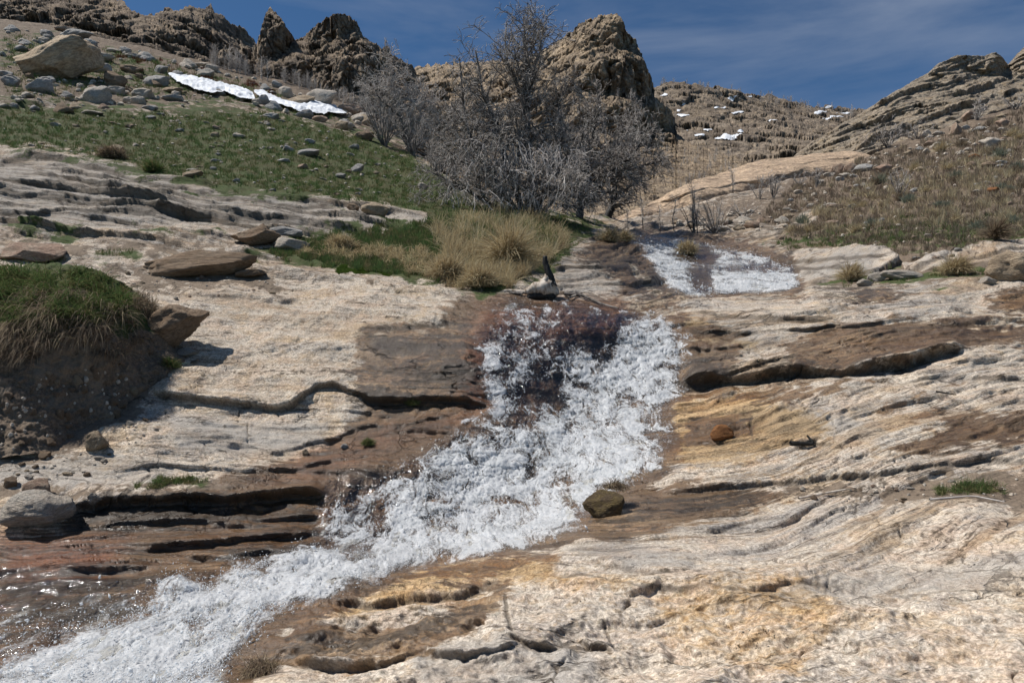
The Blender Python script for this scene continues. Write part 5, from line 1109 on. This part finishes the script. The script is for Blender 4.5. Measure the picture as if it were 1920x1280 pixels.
# ------------------------------------------------------------------ burnt stump in the stream
s0 = G(1012, 556); m = s0[1]/F
root = empty('burnt_stump', tuple(s0), 'burnt stump with an upright black spike and bleached base stranded above the falls', 'stump')
def pxp(L, d=s0[1]-.12): return np.stack([ray(x, y, d+(q[0] if q else 0)) for x, y, *q in L])
def limb(name, L, rad, mat, K=10, n=18, seed=0, amp=.12):
    a = pxp(L); t = np.linspace(0, len(a)-1, n); i = np.arange(len(a)); P = np.stack([np.interp(t, i, a[:, k]) for k in range(3)], 1)
    for _ in range(2): P[1:-1] = (P[:-2]+2*P[1:-1]+P[2:])/4
    Rd = np.interp(t, i, np.array(rad))*m; V, Fq = tubes([(P[None], Rd[None])], K)
    c = np.repeat(P, K, 0); V = c+(V-c)*(1+amp*2*fbm(V[:, 0]*14, V[:, 1]*14, V[:, 2]*9, 3, seed))[:, None]
    caps = np.array([[0, 1, 2, 3]]); V = V-np.array(root.location)
    o = mesh_np(name, np.concatenate([V, [V[:K].mean(0)], [V[-K:].mean(0)]]), Fq, mat, parent=root)
    bm = bmesh.new(); bm.from_mesh(o.data); bm.verts.ensure_lookup_table()
    for s_, c_ in ((0, n*K), ((n-1)*K, n*K+1)):
        for q in range(K): bm.faces.new((bm.verts[s_+q], bm.verts[s_+(q+1) % K], bm.verts[c_]))
    bm.to_mesh(o.data); bm.free(); o.data.polygons.foreach_set('use_smooth', [True]*len(o.data.polygons)); return o
limb('charred_spike', [(1036, 538), (1031, 518), (1025, 503), (1022, 492), (1022, 480)], [9, 7.5, 6.2, 5.4, 3.6], M_char, seed=1)
limb('bleached_base', [(986, 546, .02), (998, 543), (1012, 540, -.03), (1024, 538, -.03), (1036, 542, .05), (1043, 552, .1)], [6, 10, 11, 13, 12, 7], M_wood, 12, 22, seed=2, amp=.22)
limb('bleached_stub', [(1018, 532), (1026, 522), (1028, 510)], [9, 6.5, 4.5], M_wood, seed=3)
limb('charred_foot', [(990, 556, .02), (1006, 553, -.02), (1024, 554), (1040, 556, .05)], [5, 8, 8, 5], M_char, seed=4)
limb('side_branch', [(990, 548, .05), (970, 546, .1), (950, 544, .15), (931, 550, .2)], [4.5, 3.2, 2.4, 1.2], M_wood, 6, seed=5)
limb('side_branch', [(980, 550, .05), (958, 549, .1), (938, 547, .2)], [3, 2, 1], M_bark, 6, seed=6)

# ------------------------------------------------------------------ grass
def blades(name, base, L, wd, mat, lean=None, spread=.45, droop=.5, seed=0, tint=None, seg=3, up=(0, 0, 1)):
    n = len(base); r_ = np.random.default_rng(seed); az = r_.uniform(0, 2*np.pi, n)
    d = np.stack([np.cos(az), np.sin(az), 0*az], 1)*np.abs(r_.normal(0, spread, n))[:, None]+np.array(up)
    if lean is not None: d = d+lean
    d /= np.linalg.norm(d, axis=1)[:, None]
    side = np.cross(d, np.stack([r_.normal(0, .5, n), -np.ones(n), r_.normal(0, .4, n)], 1)); side /= np.linalg.norm(side, axis=1)[:, None]+1e-9
    pts = [base]; dd = d.copy(); L = np.broadcast_to(L, n)
    for j in range(seg):
        pts.append(pts[-1]+dd*(L/seg)[:, None]); hor = np.array([1, 1, 0])*dd; dd = dd+np.array([0, 0, -1.])*(droop/seg*2)*r_.uniform(.3, 1.4, n)[:, None]+hor*.15; dd /= np.linalg.norm(dd, axis=1)[:, None]
    wd = np.broadcast_to(wd, n); V = []
    for j in range(seg):
        w = (wd*(1-j/seg*.55))[:, None]*.5; V += [pts[j]-side*w, pts[j]+side*w]
    V.append(pts[seg]); V = np.stack(V, 1); k = V.shape[1]; o = (np.arange(n)*k)[:, None]
    t = []
    for j in range(seg-1): t += [[2*j, 2*j+1, 2*j+3], [2*j, 2*j+3, 2*j+2]]
    t.append([2*seg-2, 2*seg-1, 2*seg]); Fq = (np.array(t)[None]+o[:, :, None]).reshape(-1, 3)
    tn = r_.uniform(0, 1, n) if tint is None else np.clip(tint, 0, 1)
    return mesh_np(name, V.reshape(-1, 3), Fq, mat, smooth=False, attrs=dict(tint=np.repeat(tn, k)))
def field(name, P, n, lpx, mat, label, cat, S=None, seed=0, keep=None, droop=.5, spread=.45, wpx=.9, tintf=None, lmin=.5, seg=2, clump=.0, cf=.06, lean=None, kind='stuff', edge=1.0):
    S = S or near; q = inpoly(P, int(n*1.6)) if clump else inpoly(P, n)
    if clump:
        v = fbm(q[:, 0]*cf, q[:, 1]*cf*2.2, None, 3, seed+200); pr = sstep(-.25+clump*.5, .35+clump*.3, v); q = q[rng.random(len(q)) < pr+.06][:n]
    e_ = fbm(q[:, 0]*.035, q[:, 1]*.06, None, 4, seed+500); q = q[polysd(P, q[:, 0], q[:, 1]) > np.clip(9+16*e_, 0, 40)*edge]
    if keep is not None: q = q[keep(q[:, 0], q[:, 1])]
    b = S.at(q[:, 0], q[:, 1]); m_ = b[:, 1]/F; cl_ = fbm(q[:, 0]*.05, q[:, 1]*.11, None, 4, seed+77)
    L = lpx*m_*rng.uniform(lmin, 1.2, len(q))*(1+.4*np.clip(cl_, -1, 1)); tn = np.clip(.5+.55*cl_+rng.normal(0, .18, len(q)), 0, 1)
    b = b-np.array([0, 0, 1])*(m_*1.0)[:, None]
    o = blades(name, b, L, wpx*m_*rng.uniform(.6, 1.2, len(q)), mat, lean, spread, droop, seed, tn, seg)
    return tag(o, label, cat, kind=kind)
tuf = near.at
notrock = lambda x, y: (near.at(x, y, turf) > .42)
field('green_grass', [(-60, 190), (300, 205), (500, 200), (640, 235), (780, 290), (900, 370), (1060, 398), (1120, 425), (1040, 520), (740, 470), (640, 384), (400, 362), (200, 308), (-60, 275)], 95000, 7.0, M_green, 'short green grass covering the left slope', 'grass', seed=1, keep=notrock, clump=.02, wpx=1.0)
field('green_turf', [(470, 480), (560, 445), (640, 430), (800, 418), (880, 430), (900, 470), (860, 540), (740, 526), (600, 505)], 42000, 11, M_green, 'bright green turf beside the pale rock above the falls', 'grass', seed=2, keep=notrock, wpx=1.1)
field('upper_grass', [(0, 50), (300, 105), (500, 160), (680, 225), (640, 240), (400, 190), (0, 195)], 26000, 8, M_green, 'patchy grass among the rubble on the upper left slope', 'grass', seed=3, clump=.35)
field('upper_scrub', [(150, 90), (330, 112), (500, 160), (680, 220), (600, 200), (480, 180), (330, 150)], 12000, 8, M_red, 'dark red low brush above the snow on the left slope', 'brush', seed=4, clump=.5, cf=.03)
field('bank_patch_grass', [(20, 425), (420, 420), (450, 440), (260, 490), (0, 520)], 9000, 9, M_green, 'small tufts of grass in the rock joints at left', 'grass', seed=5, keep=lambda x, y: near.at(x, y, turf) > .45)
field('hill_dry_grass', [(1400, 430), (1480, 345), (1600, 300), (1700, 265), (1930, 198), (2000, 180), (2000, 470), (1780, 500), (1560, 470)], 60000, 11, M_scrub, 'brown dead grass and low scrub covering the right hillside', 'grass', seed=6, keep=lambda x, y: near.at(x, y, nos) < .4, clump=.05, droop=.2, wpx=1.0)
field('hill_straw', [(1500, 400), (1620, 340), (1930, 250), (1930, 440), (1700, 430), (1500, 450)], 26000, 14, M_dry, 'straw coloured grass patches on the right hillside', 'grass', seed=7, clump=.45, cf=.03, droop=.2)
field('hill_green', [(1440, 452), (1550, 425), (1700, 405), (1940, 395), (1940, 455), (1800, 470), (1600, 470), (1500, 530), (1860, 500), (1860, 530), (1560, 538)], 26000, 8, M_green, 'fresh green grass along the foot of the right hillside', 'grass', seed=8, clump=.3, keep=lambda x, y: near.at(x, y, nos) < .4)
field('moss_cushion', [(600, 512), (640, 498), (700, 500), (742, 512), (730, 526), (680, 526), (620, 524)], 16000, 5, M_moss, 'vivid green moss cushion on the top edge of the pale rock', 'moss', seed=9, wpx=1.4, spread=.8)
field('reed_grass', [(800, 440), (860, 410), (960, 400), (1060, 430), (1070, 470), (1020, 510), (960, 545), (880, 545), (820, 500)], 20000, 34, M_dry, 'tall straw grass leaning over the stream beside the stump', 'grass', seed=10, wpx=.95, droop=.75, spread=.5, seg=4, clump=.1, cf=.03, lean=np.array([.1, -.2, 0]))
field('reed_green', [(860, 420), (960, 405), (1060, 430), (1060, 480), (980, 500), (860, 470)], 7000, 28, M_green, 'green stems mixed into the straw grass by the stump', 'grass', seed=11, droop=.5, seg=3)
field('mound_dry', [(560, 465), (700, 455), (820, 470), (920, 530), (900, 552), (800, 535), (740, 505), (640, 490), (560, 485)], 17000, 22, M_dry, 'matted dead grass on the turf edge above the pale rock', 'grass', seed=12, droop=1.1, spread=.9, seg=4, lean=np.array([.1, -.5, 0]))
field('debris_grass', [(1730, 900), (1880, 895), (1900, 925), (1760, 930)], 4500, 20, M_green, 'green and dead grass tuft in the debris strip on the right', 'grass', seed=13, droop=.9, spread=.9, seg=3)
field('ledge_grass', [(235, 908), (330, 898), (395, 900), (380, 922), (250, 928)], 3500, 14, M_green, 'thin green sprigs along the top of the brown ledge', 'grass', seed=14, droop=.9, spread=.9, seg=3)
# overhanging turf on the bank: green tops, dead hanging thatch
field('bank_turf', [(-100, 505), (60, 494), (180, 508), (240, 536), (260, 590), (200, 620), (0, 620), (-100, 620)], 24000, 38, M_green, 'long green grass on top of the overhanging turf at left', 'grass', S=bank, seed=15, droop=1.1, spread=1.0, seg=4, wpx=1.4, clump=.2, cf=.02, lmin=.25, lean=np.array([.15, -.5, 0]))
field('bank_thatch', [(-100, 540), (0, 540), (140, 540), (250, 570), (275, 640), (210, 690), (130, 650), (60, 690), (-100, 670)], 15000, 60, M_scrub, 'dead brown grass hanging down from the overhanging turf', 'grass', S=bank, seed=16, droop=1.6, spread=1.1, seg=5, wpx=1.1, clump=.25, cf=.02, lmin=.2, lean=np.array([.15, -1.1, -.3]))
field('bank_edge_grass', [(245, 540), (285, 560), (310, 600), (270, 610), (240, 570)], 1800, 34, M_scrub, 'dead grass fringe at the right end of the overhanging turf', 'grass', S=bank, seed=17, droop=1.2, spread=.9, seg=4, wpx=1.3)
def tussock(px, py, w, h_, mat, label, n=900, seed=0, droop=1.0, spread=.9, S=None, name='grass_tussock', lean=None, wpx=1.0):
    S = S or near; r_ = np.random.default_rng(seed); b0 = S.at(px, py); m_ = b0[1]/F
    b = np.tile(b0, (n, 1))+np.stack([r_.normal(0, w*.13, n), r_.normal(0, w*.10, n), np.zeros(n)], 1)*m_
    L = h_*m_*r_.uniform(.6, 1.4, n)
    o = blades(name, b-np.array([0, 0, 1.5*m_]), L, wpx*m_*r_.uniform(.6, 1.2, n), mat, lean, spread, droop, seed, None, 4)
    return tag(o, label, 'grass tussock')
TU = [(1140, 455, 46, 24, M_dry, 'straw tussock on the dark slab left of the upper cascade, left one of two'), (1168, 457, 28, 20, M_dry, 'smaller straw tussock touching the upper cascade, right one of two'), (1287, 478, 44, 26, M_dry, 'golden tussock on a rock in the middle of the upper cascade'),
      (1595, 545-20, 46, 34, M_dry, 'pale dry tussock on the right bank before the big slabs'), (1865, 452, 16, 40, M_scrub, 'dark upright tuft of stems low on the right hillside'), (773, 757, 26, 14, M_green, 'tiny green and yellow tuft at the foot of the dark wet face'),
      (691, 832, 26, 14, M_green, 'tiny yellow green tuft on the wet rock near two pebbles'), (318, 690, 26, 26, M_green, 'green sprig under the jutting rock wedge'), (262, 716, 44, 24, M_scrub, 'dead sprig spreading from the soil bank edge'), (212, 300, 60, 24, M_scrub, 'dark dead tuft beside the half buried tan block'), (290, 322, 50, 22, M_green, 'green tuft on the lip of the layered rock'),
      (840, 525, 80, 44, M_dry, 'rounded pale tussock drooping over the rock edge left of the stump'), (900, 540, 80, 40, M_dry, 'pale drooping tussock nearest the stump'), (1790, 520, 60, 34, M_dry, 'dry tussock among green grass left of the craggy right boulder'), (955, 500, 60, 80, M_dry, 'tallest reddish straw clump just left of the stump'), (640, 465, 70, 26, M_dry, 'grey dead tussock in the turf right of the triangular stone'),
      (1150, 946, 50, 22, M_scrub, 'brown root clump on the wet rock at the right foot of the falls'), (492, 1262, 100, 40, M_scrub, 'dark brown root mat at the bottom edge beside the stream')]
for i, (x, y, w, h_, mt, lb) in enumerate(TU):
    root_like = 'root' in lb
    tz = tussock(x, y, w, h_, mt, lb, 1500 if w > 50 else 700, 300+i, 1.3 if root_like else .9, 1.4 if root_like else .75, lean=np.array([0, -.25, 0]), wpx=1.2)
    if 'root clump' in lb: tz.location = (0, -.14, .15)
for i in range(46):
    x, y = inpoly([(1460, 440), (1560, 380), (1700, 300), (1920, 240), (1920, 430), (1700, 440)], 1)[0]
    k = i % 3; tussock(x, y, 26, rng.uniform(10, 20), (M_sage, M_dry, M_scrub)[k], ('grey green sagebrush tuft on the right hillside', 'straw tuft on the right hillside', 'brown twiggy tuft on the right hillside')[k], 220, 400+i, .4, .7, wpx=.9, name=('sagebrush', 'grass_tuft', 'twig_tuft')[k])['group'] = ('sagebrush on the right hillside', 'straw tufts on the right hillside', 'brown tufts on the right hillside')[k]
# driftwood sticks
def stick(L, r0, label, mat=M_wood):
    P = np.stack([G(x, y)+np.array([0, -.02, .02*G(x, y)[1]/6]) for x, y in L]); t = np.linspace(0, len(P)-1, 10); Q = np.stack([np.interp(t, np.arange(len(P)), P[:, k]) for k in range(3)], 1)
    V, Fq = tubes([(Q[None], np.linspace(r0, r0*.4, 10)[None])], 6); tag(mesh_np('driftwood_stick', V, Fq, mat), label, 'stick')
stick([(1495, 928), (1560, 915), (1600, 910)], .012, 'pale bent stick in the debris strip on the right')
stick([(1740, 936), (1820, 930), (1880, 940)], .010, 'thin grey stick lying at the lower edge of the debris strip', M_twig)
stick([(1752, 744), (1790, 747)], .010, 'short dark stick on the pale slabs at right', M_char)
stick([(1480, 838), (1525, 835), (1512, 828)], .022, 'charred black stick on the pale rock right of the orange stone', M_char)
stick([(1058, 556), (1090, 560), (1130, 572), (1160, 580)], .03, 'dark root debris stranded right of the burnt stump', M_bark)
stick([(1065, 565), (1100, 552), (1140, 565)], .016, 'bent pale twig in the debris right of the stump')
